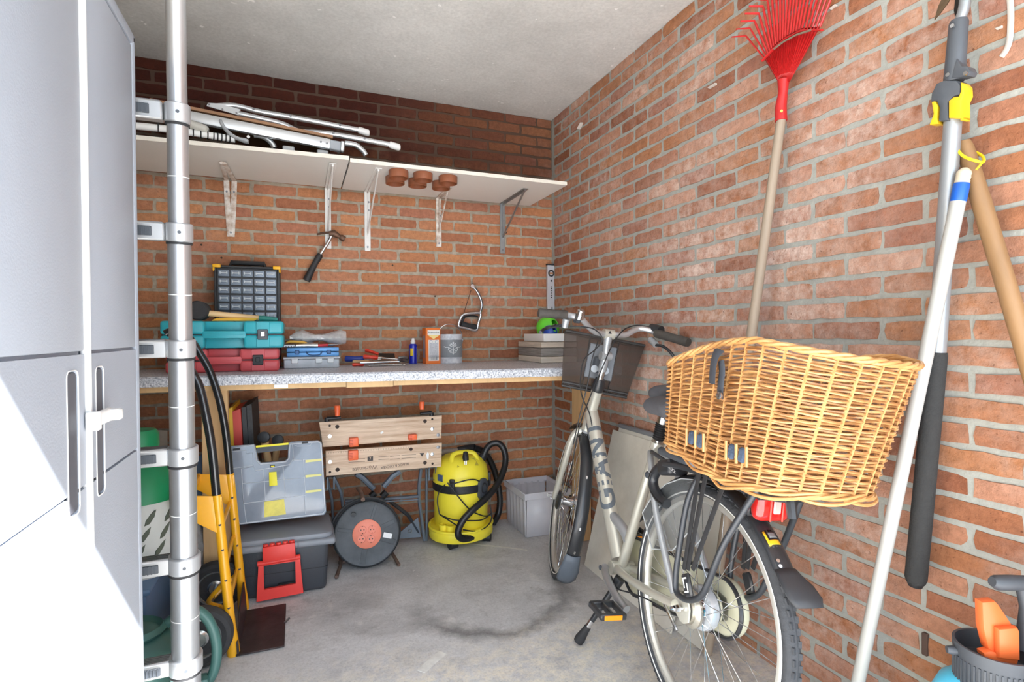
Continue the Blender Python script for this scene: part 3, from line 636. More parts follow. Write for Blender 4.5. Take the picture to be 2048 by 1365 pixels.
for path, yy in ((((428, 213), (470, 212), (520, 224), (600, 238), (720, 261)), -.30), (((478, 228), (560, 247), (598, 263), (640, 266), (690, 273), (782, 290)), -.36)):
    lg = MB(); lg.tube(spline([yq(*q, yy) for q in path], 5), .0125, 14); lg = lg.build('leg', SATIN, t)
    e = yq(*path[-1], yy); e2 = e+Vector((.045, 0, -.008)); q = MB(); q.tube([e-Vector((.008, 0, -.0015)), e, e2-Vector((.006, 0, 0)), e2], [.0145, .0165, .0165, .012], 14); q.build('end_cap', WHITEP, lg)
    for f in (.45, .72, .9):
        pp = spline([yq(*q, yy) for q in path], 5); p = pp[int(f*(len(pp)-1))]; q = MB(); q.cyl(p+Vector((0, -.011, .002)), p+Vector((0, -.0155, .002)), .006, n=8); q.build('rivet', DSTEEL, lg)
P4 = [yq(413, 212, -.325), yq(416, 206, -.325), yq(440, 207, -.325), yq(481, 219, -.325), yq(478, 231, -.325)]
b = MB(); b.add(P4+[p+Vector((0, .006, 0)) for p in P4], [(0, 1, 2, 3, 4), (9, 8, 7, 6, 5)]+[(i, i+5, (i+1) % 5+5, (i+1) % 5) for i in range(5)]); b.build('hinge_plate', SATIN, t)
for px, py in ((418, 209), (445, 219), (473, 226)):
    p = yq(px, py, -.326); q = MB(); q.cyl(p, p+Vector((0, -.003, 0)), .004, n=8); q.build('rivet', DSTEEL, t)
b = MB(); b.tube(spline([yq(440, 240, -.455), yq(450, 258, -.455), yq(470, 275, -.455), yq(497, 284, -.455)], 5), [.012]+[.021]*12+[.026]*2+[.02], 12, flat=.35); b.build('support_arm', mat('arm_grey', srgb(176, 180, 184), .45), t)
p = yq(497, 275, -.462); q = MB(); q.cyl(p, p+Vector((0, -.008, 0)), .007, n=10); q.build('pivot', STEEL, t)
b = MB(); b.tube(spline([yq(508, 270, -.40), yq(528, 274, -.40), yq(543, 286, -.40), yq(549, 296, -.40)], 5), .0125, 12); b.build('curved_tube', SATIN, t)
b = MB(); b.tube(spline([yq(690, 287, -.38), yq(710, 290, -.38), yq(725, 301, -.38), yq(732, 311, -.38)], 5), .0125, 12); b.build('curved_tube', SATIN, t)
for px in (577, 645):
    p = yq(px, 284 if px < 600 else 292, -.40); b = MB(); b.box((p.x, -.40, ZS+.045), (.05, .03, .05), bev=.004); b.build('spacer', mat('spacer_grey', srgb(196, 198, 198), .5), t)
t = thing('sun_lounger', 'folded white tube lounger with black laced fabric under the camping table', 'lounger', (-1.8, -.3, ZS+.02))
b = MB(); b.tube(spline([yq(250, 250, -.44), yq(330, 258, -.44), yq(400, 268, -.44), yq(470, 279, -.44)], 6), .0145, 14); b.build('frame_tube', WHITEP, t)
b = MB(); b.box((-1.72, -.23, 1.962), (1.15, .40, .012), bev=.003); b.build('fabric', mat('black_mesh', srgb(24, 24, 27), .85, bump=.4, bscale=500), t)
b = MB(); b.tube(spline([yq(255, 222, -.40), yq(330, 235, -.42), yq(385, 250, -.44), yq(417, 262, -.44)], 5), [.026]*14+[.024, .014], 14, flat=.7); b.build('armrest', mat('armrest_grey', srgb(190, 188, 180), .5), t)
for k, px in enumerate([315, 385, 400, 414, 426, 434, 442, 450, 458]):
    c0 = yq(px, 255+(px-315)*.155, -.44); q = MB()
    pts_ = [c0+Vector((.012*math.sin(a*.5)-.006, math.cos(a)*.0165, math.sin(a)*.0165)) for a in [i*2*PI/12 for i in range(13)]]
    q.tube(pts_, .0025, 6); q.build('lacing', BLACKP, t)
# ------------------------------------------------------------------ built-in workbench
ZC = .972
def bt(px, py): return on_z(px, py, ZC)
m_, t_, N_, L_k, b_ = nt('speckled_laminate')
ge_ = N_.new('ShaderNodeNewGeometry'); vo = N_.new('ShaderNodeTexNoise'); vo.inputs['Scale'].default_value = 150; vo.inputs['Detail'].default_value = 3; vo.inputs['Roughness'].default_value = .7; L_k.new(ge_.outputs['Position'], vo.inputs['Vector'])
rp_ = N_.new('ShaderNodeValToRGB'); L_k.new(vo.outputs['Fac'], rp_.inputs[0]); e_ = rp_.color_ramp.elements
e_[0].position = .36; e_[0].color = srgb(116, 120, 130); e_[1].position = .64; e_[1].color = srgb(228, 229, 232)
x_ = e_.new(.46); x_.color = srgb(176, 180, 188); x_ = e_.new(.55); x_.color = srgb(202, 204, 210)
L_k.new(rp_.outputs[0], b_.inputs['Base Color']); b_.inputs['Roughness'].default_value = .42
LAM = m_
wbn = thing('workbench', 'long speckled grey worktop on pale timber legs along the back wall', 'workbench', (-.9, -.35, 0))
xa, xb, ya_, yb_ = -2.33, -.004, -.56, -.80
b = MB(); b.add([(xa, ya_, ZC-.04), (xb, yb_, ZC-.04), (xb, -.004, ZC-.04), (xa, -.004, ZC-.04), (xa, ya_+.008, ZC), (xb, yb_+.008, ZC), (xb, -.004, ZC), (xa, -.004, ZC), (xa, ya_, ZC-.007), (xb, yb_, ZC-.007)],
      [(0, 3, 2, 1), (4, 5, 6, 7), (0, 1, 9, 8), (8, 9, 5, 4), (1, 2, 6, 5, 9), (2, 3, 7, 6), (3, 0, 8, 4, 7)]); b.build('worktop', LAM, wbn, ang=20)
for (x0, x1, dz) in ((-2.3, -1.30, 0), (-1.298, -1.10, -.004), (-1.098, -.13, .0)):
    f = lambda x: ya_+(yb_-ya_)*(x-xa)/(xb-xa)+.035
    b = MB(); z1 = ZC-.04; z0 = z1-.024+dz
    b.add([(x0, f(x0), z0), (x1, f(x1), z0), (x1, f(x1)+.045, z0), (x0, f(x0)+.045, z0), (x0, f(x0), z1), (x1, f(x1), z1), (x1, f(x1)+.045, z1), (x0, f(x0)+.045, z1)], [(0, 3, 2, 1), (4, 5, 6, 7), (0, 1, 5, 4), (1, 2, 6, 5), (2, 3, 7, 6), (3, 0, 4, 7)]); b.build('batten', WOOD, wbn)
b = MB(); xl = on_y(432, 900, -.50).x; b.box((xl, -.50, (ZC-.04)/2), (.098, .05, ZC-.04), bev=.003); b.build('leg', WOOD, wbn)
b = MB(); b.box((-.029, -.43, (ZC-.04)/2), (.05, .13, ZC-.04), bev=.003); b.build('leg', WOOD, wbn)
b = MB(); b.box((-.029, -.43, ZC-.052), (.05, .60, .024), bev=.002); b.build('batten', WOOD, wbn)
p = on_y(566, 765, -.62); b = MB(); b.box((p.x, ya_+(yb_-ya_)*(p.x-xa)/(xb-xa)+.034, ZC-.052), (.07, .002, .016)); b.build('paper_label', WHITEP, wbn, label='small white printed label')

# ------------------------------------------------------------------ drawer organiser
dr = thing('drawer_organizer', 'black small-parts organiser with thirty clear drawers standing behind the teal case', 'organizer', (-1.715, -.09, ZC))
dx0, dx1 = -1.862, -1.572; dyf = -.155; zt = 1.462; pitch = .0405; cw = (dx1-dx0-.03)/5
b = MB(); b.box(((dx0+dx1)/2, -.075, (ZC+zt)/2), (dx1-dx0-.016, .14, zt-ZC)); b.build('body', BLACKP, dr)
for x in (dx0+.006, dx1-.006): b = MB(); b.box((x, dyf+.072, (ZC+zt)/2), (.012, .15, zt-ZC), bev=.003); b.build('side', BLACKP, dr)
CLR = mat('smoky_drawer', srgb(124, 134, 148), .22, vary=.18, vscale=30, coat=.4); CLH = mat('drawer_handle', srgb(200, 206, 212), .3)
proto = None
for r_ in range(6):
    zc = zt-.008-pitch*(r_+.5)
    b = MB(); b.box(((dx0+dx1)/2, dyf+.02, zc-pitch/2), (dx1-dx0-.02, .03, .006)); b.build('shelf_rail', BLACKP, dr)
    for c_ in range(5):
        x = dx0+.015+cw*(c_+.5)
        if proto is None:
            b = MB(); b.box((x, dyf+.012, zc+.001), (cw-.005, .02, pitch-.009), bev=.002); d0 = b.build('drawer', CLR, dr)
            b = MB(); b.box((x, dyf-.001, zc+.002), (cw*.62, .008, .006), bev=.002); b.box((x-cw*.27, dyf-.001, zc+.002), (.005, .008, .012), bev=.001); b.box((x+cw*.27, dyf-.001, zc+.002), (.005, .008, .012), bev=.001); h0 = b.build('handle', CLH, d0)
            proto = (d0, h0, x, zc)
        else:
            d = proto[0].copy(); col.objects.link(d); d.parent = dr; d.location = (x-proto[2], 0, zc-proto[3])
            h = proto[1].copy(); col.objects.link(h); h.parent = d
b = MB(); b.box(((dx0+dx1)/2, -.08, zt+.004), (dx1-dx0, .15, .012), bev=.003); b.build('top_plate', BLACKP, dr)
b = MB(); b.tube([(-1.795, -.1, zt+.008), (-1.793, -.1, zt+.03), (-1.645, -.1, zt+.03), (-1.643, -.1, zt+.008)], .012, 8); b.build('carry_handle', BLACKP, dr)
YC = mat('corner_yellow', srgb(240, 180, 30), .45)
for x in (dx0+.012, dx1-.014): b = MB(); b.box((x, dyf+.02, zt+.006), (.036, .06, .016), bev=.005, seg=2); b.box((x+(-.013 if x < -1.7 else .013), dyf+.004, zt-.006), (.009, .02, .024), bev=.003); b.build('corner_foot', YC, dr)

# ------------------------------------------------------------------ tool cases
def case(name, lab, x0, x1, z0, z1, yf, yb, m1, mlatch, latches, hx, dark):
    t = thing(name, lab, 'case', ((x0+x1)/2, (yf+yb)/2, z0)); zm = (z0+z1)/2
    for nm, za, zb in (('bottom_shell', z0, zm-.002), ('top_shell', zm+.002, z1)):
        b = MB(); h0, h1 = hx
        for (xa_, xb_) in ((x0, h0), (h1, x1)): b.box(((xa_+xb_)/2, (yf+yb)/2, (za+zb)/2), (xb_-xa_, yb-yf, zb-za), bev=.012, seg=3)
        b.box(((h0+h1)/2, (yf+.05+yb)/2, (za+zb)/2), (h1-h0+.03, yb-yf-.05, zb-za), bev=.008, seg=2)
        sh = b.build(nm, m1, t)
        for lx in latches:
            q = MB(); q.box((lx+.0, yf-.001, (za+zb)/2), (.055, .006, (zb-za)*.86), bev=.002); q.build('latch_mount', m1, sh)
    b = MB(); b.box(((x0+x1)/2, (yf+yb)/2+.004, zm), (x1-x0-.01, yb-yf-.012, .012)); b.build('seam', dark, t)
    b = MB(); b.box(((hx[0]+hx[1])/2, yf+.012, zm), (hx[1]-hx[0]+.02, .022, .034), bev=.006, seg=2); b.box(((hx[0]+hx[1])/2, yf+.0005, zm), (hx[1]-hx[0], .004, .003)); b.build('grip', m1, t)
    for lx in latches:
        b = MB(); b.box((lx, yf-.006, zm), (.044, .010, .046), bev=.003); l_ = b.build('latch', mlatch, t)
        b = MB(); b.box((lx, yf-.0115, zm+.002), (.018, .004, .022), bev=.002); b.build('latch_eye', STEEL if mlatch is DGREY else BLACKP, l_)
    return t
TEAL = mat('teal_plastic', srgb(48, 164, 178), .42, vary=.05, bump=.1, bscale=200); PINK = mat('faded_red_plastic', srgb(214, 88, 92), .45, vary=.06, bump=.1, bscale=200)
case('tool_case', 'faded red plastic tool case under the teal case on the worktop', -2.02, -1.573, ZC, 1.076, -.40, -.16, PINK, BLACKP, (-1.66, -1.93), (-1.86, -1.735), BLACKP)
case('tool_case', 'teal plastic tool case lying on top of the faded red case', -2.03, -1.552, 1.078, 1.198, -.44, -.16, TEAL, DGREY, (-1.637, -1.935), (-1.865, -1.715), BLACKP)
ml = thing('rubber_mallet', 'black rubber mallet with pale handle lying on the teal case', 'mallet', (-1.88, -.3, 1.198))
c0 = on_y(398, 622, -.36); b = MB(); c0.z = max(c0.z, 1.198+.042); b.tube([c0+Vector((0, -.05, 0)), c0+Vector((0, -.045, 0)), c0+Vector((0, .05, 0)), c0+Vector((0, .055, 0))], [.036, .042, .042, .036], 24); b.build('head', BLACKR, ml)
b = MB(); b.tube([c0+Vector((.03, 0, -.01)), (-1.70, -.33, 1.218), (-1.66, -.33, 1.214)], [.013, .012, .012], 12); b.build('handle', mat('ash_handle', srgb(222, 190, 140), .5, vary=.08, stretch=(.3, 3, 3)), ml)
gt = MB(); gt.tube([(-1.66, -.30, 1.213), (-1.64, -.30, 1.2125), (-1.58, -.30, 1.208)], [.013, .014, .009], 10); tag(gt.build('chisel', mat('green_handle', srgb(44, 142, 132), .4)), 'green tapered chisel lying at the right end of the teal case', 'chisel')
gt = MB()
for k in range(4): gt.box((-1.76+.004*k, -.36+k*.004, 1.2015+k*.0033), (.17, .016, .003), rot=(0, 0, .06-.05*k))
tag(gt.build('folding_rule', mat('rule_yellow', srgb(240, 196, 60), .5)), 'yellow folding rule lying on the front of the teal case', 'ruler')

# ------------------------------------------------------------------ blue case, clear organiser and the tools on them
oy = -.20
cb = thing('parts_box', 'clear plastic parts box under the blue metal case on the worktop', 'box', (-1.43, oy, ZC))
CLB = mat('clear_box', srgb(206, 212, 218), .12, alpha=.72, vary=.12, vscale=25, coat=.3)
ox0, ox1 = on_y(566, 720, -.26).x, on_y(680, 720, -.26).x
b = MB(); b.box(((ox0+ox1)/2, -.16, ZC+.022), (ox1-ox0-.006, .2, .044), bev=.004); b.build('tray', CLB, cb)
b = MB(); b.box(((ox0+ox1)/2, -.16, ZC+.050), (ox1-ox0, .206, .012), bev=.003); b.build('lid', CLB, cb)
for f in (.2, .62, .83): b = MB(); b.box((ox0+(ox1-ox0)*f, -.264, ZC+.036), (.03, .006, .022), bev=.002); b.build('clip', mat('clip_clear', srgb(226, 230, 230), .25), cb)
bc = thing('blue_case', 'flat blue metal case on the clear parts box, tools piled on it', 'case', (-1.43, oy, ZC+.056))
BLC = mat('blue_enamel', srgb(96, 156, 214), .35, .2, vary=.08)
b = MB(); b.box(((ox0+ox1)/2+.006, -.165, ZC+.0675), (ox1-ox0-.02, .2, .021), bev=.005, seg=2); b.build('bottom_shell', BLC, bc)
b = MB(); b.box(((ox0+ox1)/2+.006, -.165, ZC+.0905), (ox1-ox0-.02, .2, .021), bev=.005, seg=2); b.build('top_shell', BLC, bc)
for f in (.24, .8): b = MB(); b.box((ox0+(ox1-ox0)*f, -.268, ZC+.079), (.02, .006, .02), bev=.002); b.build('latch', mat('latch_blue', srgb(50, 80, 120), .4, .4), bc)
b = MB(); hx0, hx1 = ox0+(ox1-ox0)*.4, ox0+(ox1-ox0)*.68; b.tube(spline([(hx0, -.268, ZC+.082), (hx0+.014, -.272, ZC+.066), (hx1-.014, -.272, ZC+.066), (hx1, -.268, ZC+.082)], 4), .003, 8); b.build('handle', mat('latch_blue', srgb(50, 80, 120), .4, .4), bc)
zt_ = ZC+.101
def single(name, lab, cat, mm, bb, group=None): o = bb.build(name, mm); tag(o, lab, cat, group); return o
b = MB(); g = []
for i in range(10):
    row = []; t = i/9
    for j in range(10):
        a = j/10*2*PI; rr = .03+.012*math.sin(t*9)+R.uniform(-.005, .005); rr *= min(1, t*4+.3)
        row.append(Vector((-1.53+t*.27, -.14+math.cos(a)*rr*1.3, zt_+.05+t*-.004+math.sin(a)*rr*.9)))
    row.append(row[0].copy()); g.append(row)
b.quadgrid(g); single('plastic_bag', 'clear plastic bag of white rods lying on the blue case', 'bag', mat('bag_film', srgb(232, 234, 234), .18, alpha=.5, vary=.2, vscale=40, bump=.7, bscale=60, coat=.5), b)
bag = thing('white_rods', 'bundle of white rods inside the clear bag on the blue case', 'rods', (-1.4, -.14, zt_+.04))
for k in range(5): b = MB(); b.tube([(-1.53, -.16+.011*k, zt_+.046+.004*(k % 2)), (-1.27, -.155+.011*k, zt_+.04+.004*(k % 2))], .006, 8); b.build('rod', WHITEP, bag)
yl = thing('utility_knife', 'yellow utility knife among the tools on the blue case', 'knife', (-1.52, -.22, zt_))
b = MB(); b.tube([(-1.545, -.215, zt_+.022), (-1.53, -.215, zt_+.029), (-1.47, -.22, zt_+.026), (-1.45, -.22, zt_+.02)], [.006, .011, .011, .007], 8, flat=.7); b.build('handle', mat('knife_yellow', srgb(222, 172, 74), .5), yl)
b = MB(); b.box((-1.435, -.22, zt_+.019), (.03, .002, .009)); b.build('blade', DSTEEL, yl)
rw = thing('ratchet_wrench', 'grey steel ratchet lying across the blue case beside the teal case', 'wrench', (-1.5, -.25, zt_))
b = MB(); b.box((-1.535, -.25, zt_+.009), (.07, .02, .018), bev=.004); b.build('head', DSTEEL, rw)
for q_ in range(5): b = MB(); b.box((-1.558+.012*q_, -.2605, zt_+.006), (.006, .002, .006)); b.build('slot', BLACKP, rw)
b = MB(); b.tube([(-1.5, -.25, zt_+.01), (-1.45, -.252, zt_+.011), (-1.40, -.255, zt_+.010)], [.008, .0095, .011], 12); b.build('handle', STEEL, rw)
pl = thing('pliers', 'pliers with red grips lying on the right half of the blue case', 'pliers', (-1.38, -.23, zt_))
for s in (-1, 1):
    b = MB(); b.tube(spline([(-1.43, -.23+s*.016, zt_+.008), (-1.385, -.23+s*.014, zt_+.01), (-1.355, -.23+s*.003, zt_+.011)], 4), .0065, 8); b.build('grip', mat('grip_red', srgb(206, 62, 72), .45), pl)
    b = MB(); b.tube([(-1.357, -.23+s*.003, zt_+.011), (-1.335, -.23-s*.006, zt_+.012), (-1.305, -.23-s*.002, zt_+.012)], [.006, .007, .003], 8, flat=.7); b.build('jaw', STEEL, pl)

# ------------------------------------------------------------------ hand tools lying on the worktop
def screwdriver(name, lab, p0, p1, ln, mh, rad, mtip=STEEL, flat_tip=None):
    p0 = Vector(p0); p1 = Vector(p1); t = thing(name, lab, 'screwdriver' if flat_tip is None else 'scraper', p0); d = (p1-p0).normalized()
    b = MB(); b.tube([p0, p0+d*.008, p0+d*ln*.5, p0+d*ln*.85, p0+d*ln], [rad*.7, rad, rad*.82, rad, rad*.6], 10); b.build('handle', mh, t)
    b = MB()
    if flat_tip: b.tube([p0+d*ln, p0+d*(ln+.02), p1], [.006, .006, .004], 8)
    else: b.tube([p0+d*ln, p1], .004, 8)
    b.build('shaft', mtip, t); return t
TR_ = mat('tool_red', srgb(226, 62, 40), .4, vary=.05); TB_ = mat('tool_blue', srgb(40, 62, 150), .4)
b0 = -.16
screwdriver('screwdriver', 'screwdriver with thick blue and black handle at the left of the loose tools', (-1.262, -.10, ZC+.036), (-1.08, -.13, ZC+.030), .10, TB_, .017)
screwdriver('screwdriver', 'screwdriver with slim orange-red handle on top of the loose tools', (-1.175, -.17, ZC+.048), (-.99, -.18, ZC+.03), .075, TR_, .012)
screwdriver('screwdriver', 'screwdriver with wooden handle in the loose tools on the worktop', (-1.23, -.18, ZC+.022), (-1.04, -.16, ZC+.018), .085, mat('wood_handle', srgb(196, 164, 120), .5, vary=.1), .010)
screwdriver('screwdriver', 'screwdriver with red handle lowest in the loose tools, lying on the worktop', (-1.235, -.215, ZC+.010), (-1.03, -.215, ZC+.006), .06, TR_, .009)
sp = thing('putty_knife', 'putty knife with red handle and wide dark blade leaning over the loose tools', 'scraper', (-1.1, -.11, ZC+.05))
b = MB(); b.tube([(-1.155, -.07, ZC+.077), (-1.145, -.07, ZC+.078), (-1.11, -.075, ZC+.066), (-1.085, -.08, ZC+.056)], [.010, .014, .012, .012], 8, flat=.7); b.build('handle', TR_, sp)
b = MB(); b.add([(-1.085, -.075, ZC+.062), (-1.085, -.085, ZC+.050), (-.995, -.09, ZC+.022), (-.995, -.055, ZC+.058), (-1.085, -.0735, ZC+.0615), (-1.085, -.0835, ZC+.0495), (-.995, -.0885, ZC+.0215), (-.995, -.0535, ZC+.0575)], [(0, 1, 2, 3), (7, 6, 5, 4), (0, 4, 5, 1), (1, 5, 6, 2), (2, 6, 7, 3), (3, 7, 4, 0)]); b.build('blade', mat('blade_dark', srgb(64, 58, 54), .4, .6), sp)
aw = thing('adjustable_wrench', 'chrome adjustable wrench lying in front of the loose tools', 'wrench', (-1.1, -.24, ZC))
b = MB(); b.tube([(-1.20, -.235, ZC+.02), (-1.19, -.235, ZC+.02), (-1.05, -.23, ZC+.022), (-1.0, -.23, ZC+.022)], [.008, .011, .008, .009], 10, flat=.6); b.build('handle', STEEL, aw)
b = MB(); b.prism([(0, -.016), (.03, -.022), (.05, -.012), (.05, -.004), (.025, -.004), (.02, .004), (.045, .012), (.05, .02), (.02, .024), (0, .012)], .012, frame((-1.005, -.232, ZC+.03), (1, 0, .0), (0, .6, -.5)), bev=.002); b.build('jaw', DSTEEL, aw)
sw = thing('spanner', 'ring spanner lying under the adjustable wrench on the worktop', 'spanner', (-1.05, -.26, ZC))
b = MB(); b.tube([(-1.16, -.262, ZC+.006), (-.99, -.258, ZC+.006)], .006, 8, flat=.6); b.build('shank', STEEL, sw)
b = MB(); b.tube(arc((-.978, -.258, ZC+.006), .010, 0, 2*PI, 16, (1, 0, 0), (0, 1, 0))[:-1], .004, 8, closed=True); b.build('ring', STEEL, sw)
pg = thing('pipe_wrench', 'dark rusty pipe wrench head behind the adjustable wrench', 'wrench', (-.95, -.15, ZC))
b = MB(); b.tube([(-1.10, -.14, ZC+.014), (-.985, -.15, ZC+.02)], .009, 8, flat=.6); b.build('handle', DSTEEL, pg)
b = MB(); b.prism([(0, -.012), (.04, -.018), (.058, -.006), (.05, .008), (.02, .018), (0, .012)], .014, frame((-.99, -.155, ZC+.026), (1, 0, 0), (0, .5, -.5)), bev=.002); b.build('head', mat('dark_steel', srgb(96, 92, 90), .45, .8, vary=.2, vscale=60), pg)

# ------------------------------------------------------------------ spray can, filler box, paint pot
p = bt(824, 727); x = p.x; y = -.07
sc_ = thing('spray_can', 'small blue and yellow spray can with white cap on the worktop', 'spray can', (x, y, ZC)); T = Matrix.Translation((x, y, ZC))
b = MB(); b.lathe([(.020, 0), (.0225, .002), (.0225, .098), (.021, .104), (.0165, .110), (.012, .111)], 28, T); b.build('body', mat('can_blue', srgb(28, 40, 170), .3, coat=.4), sc_)
b = MB(); b.lathe([(.0229, .004), (.0229, .094)], 10, T, -.75, .12+.3); b.build('label', mat('can_label', srgb(212, 216, 222), .35, c2=srgb(150, 160, 180), vscale=90), sc_, label='white printed panel', normals=False)
b = MB(); b.lathe([(.0229, .044), (.0229, .086)], 6, T, -2.5, -1.7); b.build('logo_patch', mat('can_yellow', srgb(240, 204, 40), .35), sc_, label='yellow logo patch', normals=False)
b = MB(); b.lathe([(.013, .110), (.0135, .124), (.011, .128), (.0095, .1285), (.0095, .136), (.008, .141), (.0, .142)], 20, T); b.build('cap', WHITEP, sc_)
p0, p1 = bt(846, 729), bt(873, 727)
fb = thing('filler_box', 'orange cardboard filler box between spray can and paint pot', 'box', (-.805, -.13, ZC)); ORG = mat('carton_orange', srgb(236, 122, 44), .5, vary=.03)
T = Matrix.Translation((-.803, -.125, ZC)) @ Matrix.Rotation(.10, 4, 'Z')
def bxp(c, d, mm, nm, bev=0., par=None, **k): q = MB(T); q.box(c, d, bev=bev); return q.build(nm, mm, par or fb, **k)
bxp((0, 0, .099), (.084, .062, .198), ORG, 'carton', .001)
PAPER = mat('printed_white', srgb(238, 236, 230), .5); INK = mat('ink_dark', srgb(40, 70, 66), .6); PGREY = mat('print_grey', srgb(206, 208, 212), .5, vary=.2, vscale=120)
bxp((.003, -.0313, .172), (.070, .0006, .026), PAPER, 'label')
q = MB(T); q.add([(-.032, -.0316, .159), (.038, -.0316, .159), (.003, -.0316, .136), (-.032, -.0312, .159), (.038, -.0312, .159), (.003, -.0312, .136)], [(0, 2, 1), (3, 4, 5), (0, 3, 5, 2), (2, 5, 4, 1), (1, 4, 3, 0)]); q.build('label', mat('label_cream', srgb(250, 226, 150), .5), fb)
text('lettering', 'Alabastine', .0155, T @ frame((.003, -.0317, .173), (1, 0, 0), (0, 0, 1)), INK, fb, .0002)
bxp((.003, -.0313, .082), (.060, .0006, .100), PAPER, 'label'); bxp((.003, -.0317, .075), (.052, .0004, .078), PGREY, 'print_block')
for k in (-1, 1):
    q = MB(T); q.tube(arc((.003+k*.016, -.0318, .122), .008, 0, 2*PI, 16, (1, 0, 0), (0, 0, 1))[:-1], .0008, 6, closed=True); q.build('symbol', mat('print_blue', srgb(120, 150, 190), .5), fb)
bxp((.003, -.0313, .034), (.060, .0006, .034), PAPER, 'label')
for k, wd in enumerate((.003, .0015, .004, .002, .003, .0015, .005, .002)): bxp((-.018+.006*k, -.0317, .034), (wd, .0004, .026), mat('bar_grey', srgb(120, 130, 140), .5), 'barcode_bar')
q = MB(T); q.box((-.0423, 0, .095), (.0006, .036, .12)); q.build('side_print', mat('side_print', srgb(150, 144, 150), .5, vary=.15, vscale=30), fb)

p = bt(899, 727); bx_, by_ = p.x+.010, -.095
pt = thing('paint_pot', 'grey paint pot with white damask ornament and wire handle', 'paint pot', (bx_, by_, ZC)); T = Matrix.Translation((bx_, by_, ZC))
DRIP = mat('dripped_white', srgb(226, 228, 232), .45, c2=srgb(176, 180, 188), vscale=40)
b = MB(); b.lathe([(.070, 0), (.0725, .002), (.0735, .15), (.075, .157), (.075, .163), (.070, .163), (.069, .15), (.0, .15)], 44, T); b.build('body', DRIP, pt)
b = MB(); b.lathe([(.0740, .034), (.0745, .132)], 30, T, -2.75, -.25); b.build('paper_band', mat('band_grey', srgb(136, 140, 144), .5, vary=.04), pt, normals=False, label='grey printed band')
ORN = mat('ornament_white', srgb(226, 228, 230), .5)
def orn(pts, w0):
    # a flat scroll wrapped round the pot front; pts in (arc, height) measured from the ornament's centre
    for s in (-1, 1):
        q = MB(); pp = spline([(s*u_, v_, 0) for u_, v_ in pts], 5); path = []
        for k, c_ in enumerate(pp):
            a = -PI/2+.03+c_.x/.0747; path.append((bx_+math.cos(a)*.0750, by_+math.sin(a)*.0750, ZC+.084+c_.y))
        n_ = len(path); q.tube(path, [w0*(.35+.65*math.sin(PI*(k+.5)/n_)) for k in range(n_)], 5); q.build('ornament', ORN, pt)
orn([(.0, .036), (.003, .030), (.0, .022)], .0022); orn([(.0, .012), (.008, .022), (.014, .030)], .0026); orn([(.002, .008), (.010, .012), (.020, .018), (.012, .026)], .002)
orn([(.0, -.012), (.014, -.002), (.030, .006), (.044, .006), (.052, .012)], .002); orn([(.006, -.016), (.02, -.014), (.028, -.004), (.022, .004), (.016, -.002)], .0018)
orn([(.0, -.03), (.008, -.024), (.018, -.022), (.018, -.014), (.011, -.014)], .0019); orn([(.0, .01), (.0015, -.01), (.0, -.036)], .002)
b = MB(); b.tube(spline([(bx_-.076, by_, ZC+.135), (bx_-.068, by_, ZC+.175), (bx_-.035, by_-.005, ZC+.21), (bx_, by_-.006, ZC+.22), (bx_+.035, by_-.005, ZC+.21), (bx_+.070, by_, ZC+.175), (bx_+.077, by_, ZC+.135), (bx_+.077, by_, ZC+.11)], 6), .003, 8); b.build('handle', STEEL, pt)
for s in (-1, 1): b = MB(); b.cyl((bx_+s*.072, by_, ZC+.128), (bx_+s*.080, by_, ZC+.128), .007, n=10); b.build('handle_lug', DRIP, pt)
text('lettering', 'TRADITIONELLE', .0095, T @ frame((.004, -.0752, .046), (1, 0, 0), (0, 0, 1)), ORN, pt, .0002) if False else None

# ------------------------------------------------------------------ weathered crate, tray and perforated balls
cr = thing('wooden_crate', 'weathered grey plank crate at the right end of the worktop', 'crate', (-.13, -.19, ZC))
cx0, cx1, cy0, cy1 = -.243, -.02, -.365, -.03
WG = [mat('weathered_pale', srgb(222, 214, 200), .75, vary=.22, vscale=12, stretch=(.4, .4, 6), bump=.5, bscale=30), mat('weathered_dark', srgb(150, 146, 142), .8, vary=.4, vscale=14, stretch=(.5, .5, 8), bump=.7, bscale=30), mat('weathered_mid', srgb(204, 192, 176), .75, vary=.25, vscale=12, stretch=(.4, .4, 6), bump=.5, bscale=30)]
zz = ZC
for k, h in enumerate((.036, .048, .034)):
    mk = WG[(0, 1, 2)[k]]
    for c_, d_ in ((((cx0+cx1)/2, cy0+.007, zz+h/2), (cx1-cx0, .014, h-.003)), (((cx0+cx1)/2, cy1-.007, zz+h/2), (cx1-cx0, .014, h-.003)), ((cx0+.007, (cy0+cy1)/2, zz+h/2), (.014, cy1-cy0-.03, h-.003)), ((cx1-.007, (cy0+cy1)/2, zz+h/2), (.014, cy1-cy0-.03, h-.003))):
        b = MB(); b.box(c_, d_, bev=.002); b.build('plank', mk, cr)
    zz += h
b = MB(); b.box(((cx0+cx1)/2, (cy0+cy1)/2, ZC+.006), (cx1-cx0-.03, cy1-cy0-.03, .01)); b.build('bottom_board', WG[2], cr)
ty = thing('plastic_tray', 'white plastic tray on top of the weathered crate', 'tray', (-.13, -.2, zz))
x0, x1, y0_, y1_ = -.215, -.012, -.34, -.06; zb = zz+.001
for c_, d_ in ((((x0+x1)/2, y0_, zb+.022), (x1-x0, .004, .044)), (((x0+x1)/2, y1_, zb+.022), (x1-x0, .004, .044)), ((x0, (y0_+y1_)/2, zb+.022), (.004, y1_-y0_, .044)), ((x1, (y0_+y1_)/2, zb+.022), (.004, y1_-y0_, .044))): b = MB(); b.box(c_, d_, bev=.001); b.build('side', WHITEP, ty)
